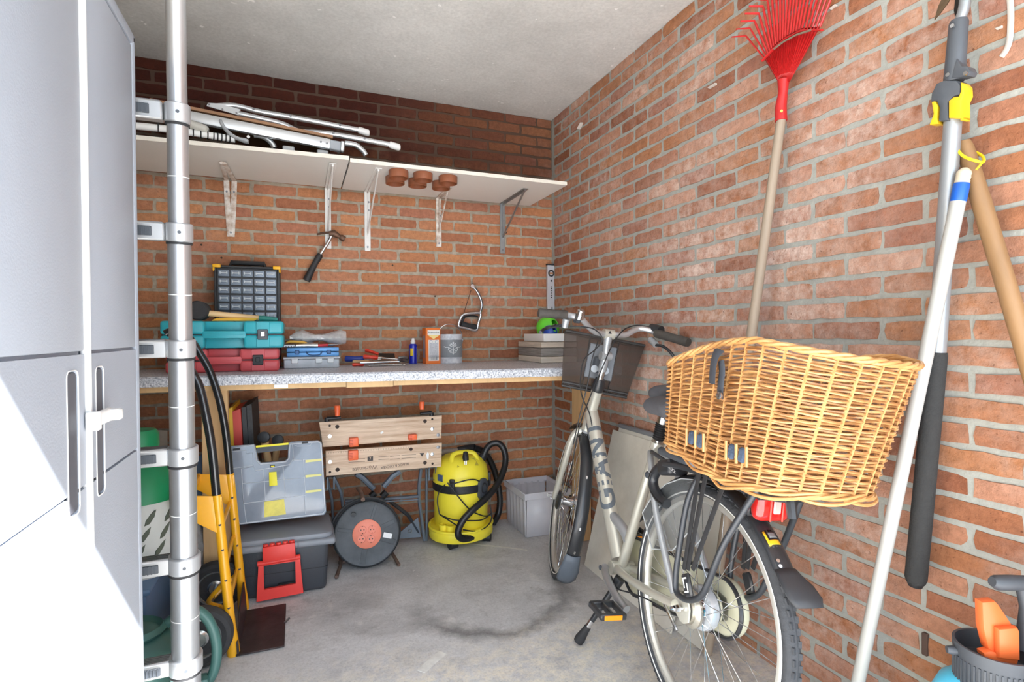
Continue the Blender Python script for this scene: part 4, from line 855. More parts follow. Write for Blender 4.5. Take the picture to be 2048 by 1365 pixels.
b = MB(); b.box(((x0+x1)/2, (y0_+y1_)/2, zb+.002), (x1-x0, y1_-y0_, .004)); b.build('base', WHITEP, ty)
def holeball(name, lab, c, r, m_, sq=1.):
    bm = bmesh.new(); bmesh.ops.create_icosphere(bm, subdivisions=2, radius=r)
    vs = [v for v in bm.verts if len(v.link_edges) == 5 or (v.index % 3 == 0 and len(v.link_edges) == 6)]
    used = set(); holes = []
    for v in bm.verts:
        nb = {e.other_vert(v).index for e in v.link_edges}
        if v.index in used or nb & used: continue
        used |= nb | {v.index}; holes.append(v)
    for v in holes:
        fs = v.link_faces[:]; r_ = bmesh.ops.inset_region(bm, faces=fs, thickness=r*.12, use_even_offset=True)
        bmesh.ops.delete(bm, geom=[v], context='VERTS')
    q = MB(); bm.verts.index_update(); q.add([Vector((v.co.x, v.co.y, v.co.z*sq))+Vector(c) for v in bm.verts], [[v.index for v in f.verts] for f in bm.faces]); bm.free()
    o = q.build(name, m_, solid=.005, subd=1, normals=True); tag(o, lab, 'ball'); return o
holeball('perforated_ball', 'lime green perforated plastic ball in the white tray', (-.100, -.15, zb+.078), .072, mat('lime', srgb(110, 224, 62), .4))
holeball('perforated_ball', 'dark blue perforated plastic ball in the white tray', (-.150, -.285, zb+.050), .044, mat('ball_blue', srgb(20, 66, 156), .4))

# ------------------------------------------------------------------ spirit level in the corner
lv = thing('spirit_level', 'aluminium spirit level standing upright in the corner', 'spirit level', (-.026, -.02, ZC))
ly = -.018; lx = on_y(1101, 560, ly).x; lz1 = on_y(1101, 531, ly).z
b = MB(); b.box((lx, ly, (ZC+lz1)/2), (.050, .022, lz1-ZC), bev=.003); b.build('body', mat('level_alu', srgb(206, 208, 214), .38, .35), lv)
b = MB(); b.box((lx, ly, lz1+.004), (.054, .026, .008), bev=.002); b.build('end_cap', BLACKP, lv)
pv = on_y(1102, 547, ly-.011)
b = MB(); b.tube(arc((lx, ly-.011, pv.z), .017, 0, 2*PI, 20, (1, 0, 0), (0, 0, 1))[:-1], .005, 8, closed=True); b.build('vial_ring', BLACKP, lv)
b = MB(); b.box((lx, ly-.0105, pv.z), (.026, .003, .012), bev=.001); b.build('vial', mat('vial_amber', srgb(176, 130, 96), .2), lv)
q = on_y(1102, 562, ly-.011); b = MB(); b.cyl((lx, ly-.010, q.z), (lx, ly-.0125, q.z), .006, n=12); b.build('hang_hole', BLACKP, lv)
for z_, s_ in ((1.36, 'LEVEL'),): pass
q = on_y(1102, 578, ly-.011)
for k in range(7): b = MB(); b.box((lx+.002, ly-.0113, q.z+.012-.011*k), (.010, .0006, .0065)); b.build('printed_mark', BLACKP, lv)
for k in range(4): b = MB(); b.box((lx+.004, ly-.0113, q.z-.115-.010*k), (.010, .0006, .0055)); b.build('printed_mark', BLACKP, lv)

# ------------------------------------------------------------------ claw hammer hanging in the second bracket, junior hacksaw on a nail
hm = thing('claw_hammer', 'claw hammer with black rubber grip hanging from the white shelf bracket', 'hammer', (-1.33, -.045, 1.6)); hy = -.04
Q = lambda px, py, y=hy: on_y(px, py, y)
b = MB(); b.tube([Q(663, 472), Q(659, 481), Q(640, 511)], .0085, 12); b.build('shaft', STEEL, hm)
b = MB(); b.tube(spline([Q(641, 509), Q(632, 524), Q(622, 543), Q(613, 562)], 4), [.012, .0165, .017, .0165, .015, .015, .0155, .0165, .017, .0175, .0185, .0195, .018], 14); b.build('grip', mat('grip_black', srgb(40, 40, 42), .6), hm)
RST = mat('rusty_steel', srgb(112, 84, 68), .55, .6, vary=.3, vscale=60)
b = MB(); b.tube([Q(658, 468), Q(668, 467), Q(676, 472), Q(680, 474)], [.014, .019, .014, .011], 12); b.tube([Q(680, 474), Q(682, 475), Q(688, 478), Q(690, 479)], [.013, .0165, .0165, .014], 14); b.build('head', RST, hm)
for s in (-1, 1): b = MB(); b.tube(spline([Q(661, 466)+Vector((0, s*.004, 0)), Q(648, 466)+Vector((0, s*.009, 0)), Q(634, 469)+Vector((0, s*.013, 0))], 4), [.009]*4+[.0075]*3+[.006]*2, 8, flat=.6); b.build('claw', RST, hm)
hs = thing('hacksaw', 'junior hacksaw with black handle hanging on a nail', 'saw', (-.53, -.02, 1.3)); hy = -.022
CHR = mat('chromed_frame', srgb(214, 216, 220), .2, .9)
fr_ = spline([Q(945, 574), Q(953, 581), Q(961, 597), Q(964, 612), Q(960, 627)], 5)
b = MB(); b.tube(fr_, .0095, 10); f_ = b.build('frame', CHR, hs)
b = MB(); b.tube([p+Vector((0, -.0085, 0)) for p in fr_[3:]], .003, 8); b.build('groove', BLACKP, f_)
b = MB(); b.cyl(Q(944, 573)+Vector((0, -.012, 0)), Q(944, 573)+Vector((0, .008, 0)), .0115, n=16); b.build('blade_clamp', CHR, hs)
b = MB(); b.tube([Q(942, 581), Q(928, 626)], .005, 6, flat=.4); b.build('blade', RST, hs)
b = MB(); b.tube(spline([Q(927, 630), Q(920, 640), Q(918, 653), Q(934, 657), Q(952, 661), Q(957, 645), Q(961, 628), Q(946, 627)], 5, True), .0085, 10, closed=True); b.build('handle', CHR, hs)
b = MB(); b.tube(spline([Q(922, 648, -.032), Q(936, 653, -.032), Q(953, 656, -.032)], 4), .0185, 12); b.build('grip', BLACKR, hs)
b = MB(); b.tube(spline([Q(929, 634, -.024), Q(924, 644, -.024), Q(922, 650, -.024)], 4), .007, 8); b.tube(spline([Q(929, 634, -.024), Q(944, 632, -.024), Q(956, 634, -.024)], 4), .005, 8); b.build('inner_lining', BLACKP, hs)
for k in range(6): p = Q(957.5+k*.2-(k*.9), 640+k*4.2, -.031); b = MB(); b.box(p, (.012, .003, .003), rot=(0, .4, 0)); b.build('grip_rib', BLACKP, hs)
b = MB(); b.tube([Q(946, 567, .0), Q(946, 567, -.035)], .0035, 8); n_ = b.build('nail', RST); tag(n_, 'rusty nail in the brick wall holding the hacksaw', 'nail')
# ------------------------------------------------------------------ helpers for flat outlines measured on a plane
def plane(o, ex, ey):
    M = frame(o, ex, ey); return M, M.inverted(), Vector((M[0][2], M[1][2], M[2][2])), Vector(o)
def to2(pl, pts):
    M, I, n, o = pl; out = []
    for px, py in pts: q = I @ on_plane(px, py, o, n); out.append((q.x, q.y))
    return out
def ccw(p): return p if sum(p[i-1][0]*p[i][1]-p[i][0]*p[i-1][1] for i in range(len(p))) > 0 else p[::-1]

# ------------------------------------------------------------------ black toolbox with grey lid
tb = thing('toolbox', 'black plastic toolbox with grey lid and red front latch on the floor', 'toolbox', (-1.55, -.42, 0))
TBB = mat('toolbox_black', srgb(60, 63, 69), .5, vary=.08, bump=.15, bscale=150); TBG = mat('lid_grey', srgb(136, 140, 147), .45, vary=.05)
SK = Matrix(((1, 0, 0, 0), (-.06, 1, 0, 0), (0, 0, 1, 0), (0, 0, 0, 1))); TT = Matrix.Translation((-1.555, -.405, 0)) @ SK
b = MB(TT); b.box((0, 0, .11), (.365, .29, .22), bev=.022, seg=3, taper=(.94, .93)); b.build('body', TBB, tb)
b = MB(TT); b.box((0, -.0005, .105), (.352, .28, .003)); b.build('groove', BLACKP, tb)
b = MB(TT); b.box((0, 0, .222), (.42, .325, .03), bev=.012, seg=3); b.prism(rrect(.40, .30, .04), .028, Matrix.Translation((0, 0, .232)), bev=.012); b.build('lid', TBG, tb)
for x in (-.045, .055): b = MB(TT); b.box((x, -.164, .222), (.003, .004, .03)); b.build('lid_rib', DGREY, tb)
pt_ = plane((-1.55, -.568, .1), (1, -.06, 0), (0, .075, 1))
q = MB(); q.prism(ccw(to2(pt_, [(526, 1093), (590, 1083), (592, 1113), (526, 1124)])), .024, pt_[0], bev=.005); q.build('latch_top', REDP, tb)
for k in range(5): x_, y_ = to2(pt_, [(532+13*k, 1091-2*k)])[0]; q = MB(); q.cyl(pt_[0] @ Vector((x_, y_, .012)), pt_[0] @ Vector((x_, y_+.007, .012)), .011, n=10); q.build('latch_ridge', REDP, tb)
o4 = to2(pt_, [(518, 1126), (600, 1112), (607, 1184), (514, 1202)]); hl = to2(pt_, [(528, 1130), (591, 1121), (592, 1166), (529, 1178)])
vs = [(x, y, z) for z in (0, .016) for (x, y) in o4+hl]; fs = []
for i in range(4):
    j = (i+1) % 4
    fs += [(8+i, 8+j, 12+j, 12+i), (i, 4+i, 4+j, j), (i, j, 8+j, 8+i), (4+i, 12+i, 12+j, 4+j)]
b = MB(); b.add(vs, fs, pt_[0]); b.build('latch_frame', REDP, tb)
a_, e_ = to2(pt_, [(516, 1128), (601, 1113)]); b = MB(); b.cyl(pt_[0] @ Vector((*a_, .008)), pt_[0] @ Vector((*e_, .008)), .0115, n=14); b.build('latch_hinge', REDP, tb)
b = MB(TT); b.box((.012, -.149, .055), (.08, .01, .014), bev=.004); b.build('grip_recess', BLACKP, tb)

# ------------------------------------------------------------------ transparent organiser standing on the toolbox
og = thing('parts_organizer', 'clear grey parts organiser with yellow latch standing upright on the toolbox', 'organizer', (-1.58, -.42, .262))
pl = plane((-1.58, -.435, .265), (1, -.02, 0), (0, .16, 1))
OGM = mat('smoky_clear', srgb(150, 160, 174), .16, alpha=.82, vary=.12, vscale=10, coat=.5); OGR = mat('organizer_rib', srgb(206, 212, 220), .25, alpha=.9)
YLW = mat('vivid_yellow', srgb(238, 226, 30), .45)
out = ccw(to2(pl, [(447, 897), (452, 893), (508, 889), (511, 893), (516, 921), (522, 926), (570, 922), (575, 917), (577, 887), (582, 884), (636, 881), (644, 886), (653, 1024), (648, 1031), (480, 1051), (470, 1046)]))
b = MB(); b.prism(out, -.055, pl[0], bev=.004); b.build('case_body', OGM, og)
def rib(pts, r=.0016, closed=False, mm=None, nm='rib', w=.0008):
    P2 = to2(pl, pts); q = MB(); q.tube([pl[0] @ Vector((x, y, w)) for x, y in P2], r, 5, closed=closed); return q.build(nm, mm or OGR, og)
rib([(449, 899), (508, 891), (513, 921), (520, 929), (572, 924), (578, 917), (580, 889), (636, 884), (642, 888), (650, 1022), (646, 1028), (482, 1048), (472, 1044)], .0032, True, nm='lid_rim')
rib([(483, 938), (507, 934), (511, 942), (579, 930), (585, 921), (607, 919), (611, 991), (487, 1008)], .0024, True)
rib([(485, 968), (609, 956)]); rib([(527, 940), (531, 1001)]); rib([(566, 932), (571, 996)]); rib([(488, 1010), (493, 1048)]); rib([(608, 992), (611, 1029)])
rib([(455, 905), (492, 901), (494, 908), (506, 906), (507, 931), (458, 939)], closed=True); rib([(585, 890), (595, 893), (620, 892), (625, 885), (640, 885), (643, 918), (588, 922)], closed=True)
def opoly(pts, mm, nm, th=.003, z=.0005, bev=.0):
    q = MB(); M2 = pl[0] @ Matrix.Translation((0, 0, z)); q.prism(ccw(to2(pl, pts)), th, M2, bev=bev); return q.build(nm, mm, og)
opoly([(538, 945), (553, 944), (555, 971), (539, 973)], YLW, 'latch', .006, bev=.001)
opoly([(529, 1004), (568, 999), (572, 1029), (529, 1035)], mat('yellow_bin', srgb(232, 218, 92), .4, vary=.2, vscale=20), 'yellow_bin', .003)
for y in (921, 951, 982): opoly([(611, y), (643, y-3), (643, y+1), (611, y+5)], mat('yellow_divider', srgb(222, 216, 130), .4), 'divider', .002)
opoly([(540, 931), (550, 930), (550, 936), (540, 937)], BLACKP, 'badge', .002); opoly([(542, 932.5), (549, 932), (549, 934), (542, 934.5)], YLW, 'badge_print', .003)
opoly([(512, 892), (577, 886), (577, 890), (512, 896)], YLW, 'handle_strip', .004); opoly([(512, 896), (577, 890), (577, 900), (514, 907)], DGREY, 'handle', .003, -.02)
opoly([(466, 898), (480, 896), (480, 900), (466, 902)], BLACKP, 'catch', .004); opoly([(604, 884), (616, 883), (616, 887), (604, 888)], BLACKP, 'catch', .004)

# ------------------------------------------------------------------ cases and capped sticks behind the organiser
def leancase(name, lab, faces, yf, dep):
    t = thing(name, lab, 'case', (on_y(faces[0][0][0][0], 900, yf).x, yf+dep/2, 0))
    for pts, mm, nm, dy in faces:
        P = [on_y(x, y, yf+dy) for x, y in pts]
        P = [P[0], P[1], Vector((P[2].x+.012, P[2].y, .004)), Vector((P[3].x+.012, P[3].y, .004))]
        q = MB(); Bk = [p+Vector((.02, dep, .02 if i < 2 else 0)) for i, p in enumerate(P)]
        q.add(P+Bk, [(0, 1, 2, 3), (7, 6, 5, 4), (0, 4, 5, 1), (1, 5, 6, 2), (2, 6, 7, 3), (3, 7, 4, 0)]); q.build(nm, mm, t)
    return t
leancase('red_case', 'red and yellow case standing on edge behind the clear organiser', [(((457, 818), (465, 815), (474, 896), (468, 896)), mat('case_yellow', srgb(236, 186, 48), .45), 'yellow_shell', 0), (((465, 824), (481, 818), (491, 894), (472, 896)), mat('case_red', srgb(206, 66, 54), .45), 'red_shell', -.004)], -.22, .15)
leancase('black_case', 'black scuffed case standing on edge right of the red case', [(((483, 816), (492, 815), (502, 896), (493, 896)), BLACKP, 'left_shell', 0), (((493, 812), (503, 808), (515, 896), (503, 896)), mat('scuffed_black', srgb(46, 46, 48), .55, vary=.5, vscale=60), 'right_shell', .004)], -.22, .14)
for i, (c0, c1, lab) in enumerate((((528, 875), (566, 1000), 'left'), ((556, 881), (520, 1010), 'right'))):
    a = on_y(*c0, -.25+.09*i); e = on_y(*c1, -.12+.09*i); e.z = .03 if i == 0 else .05; a2 = a+(e-a)*.04
    t = thing('wooden_stick', 'wooden stick with round black end cap behind the organiser, the %s of two' % lab, 'stick', e)
    b = MB(); b.tube([a2, e], .017, 14); b.build('shaft', WOOD, t)
    v = Vector((-.1, -1, .15)).normalized(); b = MB(); b.tube([a+v*.022, a+v*.02, a-v*.012, a-v*.02], [.020, .0265, .0265, .018], 20); b.build('end_cap', BLACKP, t)

# ------------------------------------------------------------------ folding work bench
WM = thing('folding_workbench', 'folded portable workbench with two worn wooden jaws against the back wall', 'workbench', (-1.08, -.2, 0))
JAW = mat('worn_jaw', srgb(236, 212, 186), .62, c2=srgb(190, 156, 128), vscale=7, stretch=(.6, 3, 9), bump=.3, bscale=30)
pj = plane((-1.09, -.25, .6), (1, 0, 0), (0, .06, 1))
GLV = mat('frame_grey', srgb(112, 121, 132), .45, .2, vary=.08); OPG = mat('peg_orange', srgb(244, 108, 60), .42)
for pts, nm in (([(638, 845), (884, 831), (883, 877), (646, 895)], 'jaw'), ([(651, 903), (884, 886), (883, 934), (652, 953)], 'jaw')):
    b = MB(); b.prism(ccw(to2(pj, pts)), -.028, pj[0], bev=.003); b.build(nm, JAW, WM)
def jp(px, py, z=0.): x, y = to2(pj, [(px, py)])[0]; return pj[0] @ Vector((x, y, z))
HOLE = mat('hole_dark', srgb(58, 46, 40), .8)
for px, py, r in ((674.5, 854, .010), (659.5, 852, .006), (850, 843, .010), (864.5, 839, .006), (822, 899, .009), (675, 940, .010), (660, 945, .006), (850, 926, .010), (865, 928, .006)):
    b = MB(); b.cyl(jp(px, py, .0002), jp(px, py, .0012), r, n=16); b.build('dog_hole', HOLE, WM)
for px, py in ((659.5, 873), (864.5, 858.5), (660, 924.5), (864.5, 909), (876, 870.5), (876, 895)):
    b = MB(); b.tube([jp(px, py, 0), jp(px, py, .003), jp(px, py, .0034)], [.009, .009, .005], 14); b.build('screw', DSTEEL if px > 870 else STEEL, WM)
for (px, py, w_, h_) in ((707, 884, 17, 17), (824, 874, 17, 11), (706, 910, 18, 19)):
    c = jp(px, py, .012); b = MB(); b.box(c, (w_*.00262, .026, h_*.00262), bev=.004, seg=2); pg_ = b.build('vise_peg', OPG, WM)
    for k in range(4):
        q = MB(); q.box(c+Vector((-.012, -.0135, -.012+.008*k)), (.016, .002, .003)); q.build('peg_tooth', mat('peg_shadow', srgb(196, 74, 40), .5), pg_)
for k in range(34): b = MB(); p = jp(657+k*5, 906.5-k*.345+.0, .0004); b.box(p, (.0012, .0008, .006 if k % 5 else .010)); b.build('scale_mark', HOLE, WM)
PRN = mat('faded_print', srgb(128, 108, 94), .7); PRD = mat('dark_print', srgb(74, 68, 66), .7)
Mt = pj[0] @ Matrix.Translation(pj[1] @ jp(790, 932, .0004)) @ Matrix.Rotation(PI+.05, 4, 'Z'); text('lettering', 'BLACK & DECKER', .018, Mt, PRD, WM, .0003)
Mt = pj[0] @ Matrix.Translation(pj[1] @ jp(730, 937, .0004)) @ Matrix.Rotation(PI+.05, 4, 'Z'); text('lettering', 'Workmate', .028, Mt, PRN, WM, .0003)
for pts in (([(735, 914), (746, 913), (746, 922), (735, 923)]), ): b = MB(); b.prism(ccw(to2(pj, pts)), .0006, pj[0]); b.build('size_mark', PRD, WM)
Mt = pj[0] @ Matrix.Translation(pj[1] @ jp(740.5, 918, .0008)) @ Matrix.Rotation(.06, 4, 'Z'); text('lettering', '7', .02, Mt, JAW, WM, .0003)
b = MB(); b.prism(ccw(to2(pj, [(839, 907), (849, 906.5), (844, 914)])), .0006, pj[0]); b.build('warning_mark', PRD, WM)
for x0, x1, y0 in ((697, 730, 919), (757, 778, 914), (780, 800, 913), (803, 832, 911)):
    for s in (0, 6): b = MB(); b.prism(ccw(to2(pj, [(x0, y0+s), (x1, y0+s-1.8), (x1, y0+s-1), (x0, y0+s+.9)])), .0006, pj[0]); b.build('printed_line', PRN, WM)
b = MB(); b.prism(ccw(to2(pj, [(760, 866), (766, 862), (767, 866), (762, 869)])), .001, pj[0]); b.build('paper_scrap', WHITEP, WM)
b = MB(); b.prism(ccw(to2(pj, [(855, 905), (858, 908), (857, 918), (854, 919), (852.5, 910)])), .001, pj[0]); b.build('paint_splash', WHITEP, WM)
for hx_, y_, o0, o1, ax0, ax1 in ((675, 834, 812, 833, 654, 682), (844.5, 824, 804, 820, 841, 864)):
    c = jp(hx_, y_, .0); b = MB(); a0 = jp(ax0, y_+4, -.01); a1 = jp(ax1, y_+2, -.01); b.tube([a0, a1], .011, 10, flat=.8); b.cyl(jp(ax0 if hx_ < 700 else ax1, y_+12, -.012), jp(ax0 if hx_ < 700 else ax1, y_+2, -.012), .012, n=12); cr_ = b.build('crank', BLACKP, WM)
    b = MB(); b.tube([jp(hx_, o1, -.01), jp(hx_, o0+3, -.01), jp(hx_, o0, -.01)], [.011, .0155, .013], 14); b.build('crank_knob', OPG, cr_)
# steel frame: legs, cross bars, folded stays
def bar(pts, y, r, nm='frame_bar', flat=.6, mm=None): b = MB(); b.tube([on_y(px, py, y+(dy[0] if dy else 0)) for px, py, *dy in pts], r, 8, flat=flat); return b.build(nm, mm or GLV, WM)
bar([(842, 938), (838, 970), (838, 1000), (849, 1081)], -.19, .016, 'leg'); bar([(853, 938), (853, 1000), (853, 1081)], -.17, .012, 'leg')
bar([(668, 955), (682, 985), (687, 1020), (688, 1078)], -.19, .014, 'leg'); bar([(654, 955), (664, 1000), (668, 1080)], -.17, .012, 'leg')
bar([(690, 1003), (760, 999), (836, 993)], -.19, .018, 'cross_bar', .5); bar([(690, 1009), (836, 1000)], -.197, .004, 'cross_bar', 1)
for x0, x1, yt in ((655, 668, 955), (858, 872, 936)):
    rib_ = MB(); P = [on_y(x0, yt, -.2), on_y(x1, yt-1, -.2), on_y(x1, yt+24, -.2), on_y(x0, yt+25, -.2)]; rib_.tube(P, .006, 6, closed=True); rib_.build('slide_bracket', GLV, WM)
for pts in ([(712, 948), (724, 955), (747, 978)], [(800, 943), (785, 953), (767, 974)]): bar(pts, -.21, .019, 'stay', .8)
for pts in ([(742, 994), (750, 986)], [(764, 994), (773, 985)]): bar(pts, -.2, .024, 'stay_end', .8, BLACKP)
bar([(780, 1003), (815, 1030), (835, 1062)], -.15, .038, 'step_plate', .25, DGREY)
b = MB(); P = [on_y(x, y, -.18) for x, y in ((776, 1080), (797, 1068), (836, 1036), (842, 1075))]; b.add(P+[p+Vector((0, .006, 0)) for p in P], [(0, 1, 2, 3), (7, 6, 5, 4), (0, 4, 5, 1), (1, 5, 6, 2), (2, 6, 7, 3), (3, 7, 4, 0)]); b.build('foot_plate', GLV, WM)
b = MB(); c = on_y(820, 1063, -.182); b.tube(arc(c, .009, 0, 2*PI, 14, (1, 0, 0), (0, 0, 1))[:-1], .003, 6, closed=True); b.build('plate_hole', DSTEEL, WM)

# ------------------------------------------------------------------ cable reel
cr_c = on_y(734, 1068, -.40)
rl = thing('cable_reel', 'black cable reel with round orange socket plate on the floor', 'cable reel', (cr_c.x, -.36, 0))
ax = Vector((-.10, -1, .13)).normalized(); ex_ = Vector((1, -.1, 0)).normalized(); Mr = frame(cr_c, ex_, ax.cross(ex_)); 
if (Mr @ Vector((0, 0, 1))-cr_c).dot(ax) < 0: Mr = frame(cr_c, ex_, ex_.cross(ax)*1)
RB = mat('reel_black', srgb(78, 82, 86), .55, vary=.35, vscale=10, bump=.2, bscale=80)
b = MB(); b.lathe([(.0, -.008), (.146, -.008), (.152, -.004), (.152, .003), (.148, .006), (.138, .002), (.07, .004), (.0, .004)], 56, Mr); b.build('front_flange', RB, rl)
b = MB(); b.lathe([(.0, -.095), (.152, -.095), (.152, -.085), (.0, -.085)], 56, Mr); b.build('rear_flange', RB, rl)
b = MB(); b.lathe([(.07, -.09), (.07, -.005)], 32, Mr); b.build('drum', BLACKP, rl)
for k in range(4):
    b = MB(); rr = .156-.004*k; b.tube([Mr @ Vector((rr*math.cos(a), rr*math.sin(a), -.02-.018*k+.003*math.sin(3*a+k))) for a in [i*2*PI/48 for i in range(48)]], .0068, 8, closed=True); b.build('cable_turn', BLACKR, rl)
b = MB(); b.tube(spline([Mr @ Vector((.17*math.cos(a), .167*math.sin(a), -.012)) for a in [1.0+i*.3 for i in range(9)]], 4), .0065, 8); b.build('cable_turn', BLACKR, rl)
SOC = mat('socket_orange', srgb(238, 138, 112), .45, vary=.05)
b = MB(); b.lathe([(.068, .002), (.068, .008), (.064, .011), (.0, .011)], 44, Mr); b.build('socket_plate', SOC, rl)
for k, (sx, sy) in enumerate(((-.021, .022), (.024, .020), (-.026, -.020), (.018, -.024))):
    T = Mr @ Matrix.Translation((sx, sy, .0112))
    b = MB(); b.lathe([(.020, .0), (.0205, .0022), (.0185, .0024), (.0175, .0005), (.0, .0005)], 28, T); s_ = b.build('socket', SOC, rl)
    for dx in (-.007, .007): q = MB(T); q.cyl((dx, 0, .0006), (dx, 0, .0014), .0028, n=10); q.build('socket_hole', BLACKP, s_)
    for dy in (-.016, .016): q = MB(T); q.box((0, dy, .0016), (.004, .003, .002)); q.build('earth_clip', HOLE, s_)
for a, w0 in ((.35, .02), (1.25, .014), (2.9, .016), (4.55, .026), (5.9, .026)):
    b = MB(Mr @ Matrix.Rotation(a, 4, 'Z')); b.box((.105, 0, .004), (.07, w0, .003), bev=.001); b.build('flange_rib', RB, rl)
b = MB(Mr @ Matrix.Rotation(-.28, 4, 'Z')); b.box((.098, .01, .0056), (.042, .024, .001)); b.build('paper_label', WHITEP, rl)
b = MB(Mr); b.cyl((-.062, .098, .004), (-.062, .098, .02), .011, n=14); b.build('winding_knob', BLACKP, rl)
RUS = mat('rusty_tube', srgb(122, 100, 88), .6, .4, vary=.3, vscale=40)
b = MB(); b.tube([on_y(716, 978, -.30), on_y(722, 985, -.36), on_y(726, 1000, -.44)], .010, 10); b.build('grip_tube', RUS, rl)
for (p0, p1) in (((682, 1128, -.34), (673, 1155)), ((783, 1105, -.34), (798, 1131))):
    e = on_z(*p1, .012); a = on_y(*p0); b = MB(); b.tube([a+Vector((0, .08, .04)), a, e], [.008, .008, .0085], 10); b.build('stand_foot', RUS, rl)
b = MB(); b.tube([on_z(673, 1155, .012)+Vector((.02, .16, .0)), on_z(798, 1131, .012)+Vector((-.02, .16, 0))], .008, 8); b.build('stand_bar', RUS, rl)

# ------------------------------------------------------------------ wet and dry vacuum cleaner
VX, VY = -.655, -.185
vc = thing('vacuum_cleaner', 'yellow and black wet and dry vacuum cleaner with black hose', 'vacuum', (VX, VY, 0)); TV = Matrix.Translation((VX, VY, 0))
VY_ = mat('vacuum_yellow', srgb(248, 230, 62), .42, vary=.05, vscale=6)
b = MB(); b.lathe([(.135, .075), (.147, .09), (.150, .26), (.150, .30)], 44, TV); b.build('tank', VY_, vc)
b = MB(); b.lathe([(.153, .285), (.157, .29), (.157, .325), (.153, .33)], 44, TV); b.build('rim_band', BLACKP, vc)
b = MB(); b.lathe([(.155, .328), (.154, .36), (.142, .41), (.118, .445), (.09, .462), (.05, .468), (.0, .469)], 44, TV); b.build('head', VY_, vc)
b = MB(); b.prism([(-.055, -.02), (.065, -.02), (.052, .028), (-.04, .028)], .004, TV @ frame((.0, -.105, .438), (1, 0, 0), (0, .62, .55))); b.build('head_recess', mat('recess_yellow', srgb(190, 172, 60), .55), vc)
b = MB(); b.tube(spline([(VX-.075, VY-.09, .43), (VX-.06, VY-.055, .478), (VX, VY-.045, .488), (VX+.06, VY-.055, .478), (VX+.075, VY-.09, .43)], 5), .013, 10, flat=.7); b.build('carry_handle', VY_, vc)
bs = []
for i in range(48):
    a = 2*PI*i/48; r_ = .165+.035*max(0, math.cos(a+2.35))**2+.012*max(0, math.cos(a+.75))**2; bs.append((r_*math.cos(a), r_*math.sin(a)))
b = MB(TV); b.prism(bs, .055, Matrix.Translation((0, 0, .035)), bev=.008); b.build('base', VY_, vc)
b = MB(TV); b.tube([Vector((x*.985, y*.985, .092)) for x, y in bs], .008, 8, closed=True); b.build('base_rim', VY_, vc)
for dx, dy in ((-.125, -.10), (-.095, -.125)): b = MB(TV); b.lathe([(.024, .07), (.026, .125), (.021, .125), (.019, .085), (.0, .085)], 20, Matrix.Translation((dx, dy, 0))); b.build('tool_holder', VY_, vc)
for dx, dy, a in ((-.085, -.135, .3), (.115, -.10, -.5), (-.1, .1, 0), (.1, .1, 0)):
    T = TV @ Matrix.Translation((dx, dy, .022)) @ Matrix.Rotation(a, 4, 'Z')
    b = MB(T); b.tube([(-.026, 0, 0), (-.022, 0, 0), (.022, 0, 0), (.026, 0, 0)], [.016, .022, .022, .016], 18); w_ = b.build('caster', BLACKP, vc)
    q = MB(T); q.cyl((0, 0, .005), (0, 0, .03), .008, n=8); q.build('caster_stem', BLACKP, w_)
for a in (-2.15, -.35): 
    M = TV @ Matrix.Rotation(a, 4, 'Z'); b = MB(M); b.box((.158, 0, .33), (.016, .028, .075), bev=.005, seg=2); b.build('clip', BLACKP, vc)
M = TV @ Matrix.Rotation(-1.02, 4, 'Z'); b = MB(M); b.prism(rrect(.066, .115, .03, 5), .022, frame((.146, 0, .30), (0, 1, 0), (0, 0, 1)), bev=.004); hb = b.build('hose_port', DGREY, vc)
b = MB(M); b.tube(arc((.169, 0, .305), .02, 0, 2*PI, 20, (0, 1, 0), (0, 0, 1.3))[:-1], .004, 8, closed=True); b.build('port_ring', BLACKP, hb)
b = MB(TV @ Matrix.Rotation(-2.65, 4, 'Z')); b.box((.1545, 0, .365), (.004, .04, .035), bev=.001); b.build('label', mat('label_blue', srgb(74, 92, 120), .4), vc, label='small blue-grey label')
def vh(px, py, y): return on_y(px, py, y)
hosep = spline([vh(966, 915, -.21), vh(972, 900, -.21), vh(982, 889, -.21), vh(996, 887, -.22), vh(1007, 898, -.23), vh(1011, 920, -.25), vh(1006, 945, -.28), vh(993, 972, -.32), vh(972, 997, -.36), vh(946, 1020, -.39), vh(927, 1040, -.40), vh(917, 1060, -.40), vh(917, 1072, -.40), vh(926, 1078, -.385), vh(942, 1076, -.36), vh(956, 1072, -.31)], 14)
def hose(nm, path, r): 
    k = len(path); b = MB(); b.tube(path, [r*(1 if i % 2 else .9) for i in range(k)], 14); return b.build(nm, mat('hose_black', srgb(30, 30, 32), .38), vc, ang=70)
hose('hose', hosep, .0185)
hose('hose', spline([vh(948, 896, -.10), vh(965, 903, -.09), vh(982, 925, -.08), vh(994, 960, -.08), vh(1000, 1000, -.09), vh(996, 1030, -.10), vh(986, 1048, -.13)], 14), .0185)
b = MB(); b.tube([vh(958, 925, -.21), vh(963, 918, -.21), vh(968, 910, -.21)], [.026, .0245, .021], 16); b.build('hose_cuff', BLACKP, vc)
b = MB(); b.tube([vh(872, 906, -.06), vh(886, 905, -.06), vh(919, 902, -.06)], [.02, .0185, .0185], 14); b.build('wand', mat('wand_dusty', srgb(150, 138, 126), .6, vary=.3, vscale=60), vc)
b = MB(); b.tube(spline([vh(916, 902, -.06), vh(932, 898, -.07), vh(950, 896, -.10)], 4), .0215, 14); b.build('elbow', BLACKP, vc)
b = MB(); b.tube([vh(931, 905, -.30), vh(931, 915, -.315), vh(932, 922, -.32)], [.012, .017, .015], 12); pg_ = b.build('power_plug', BLACKP, vc)
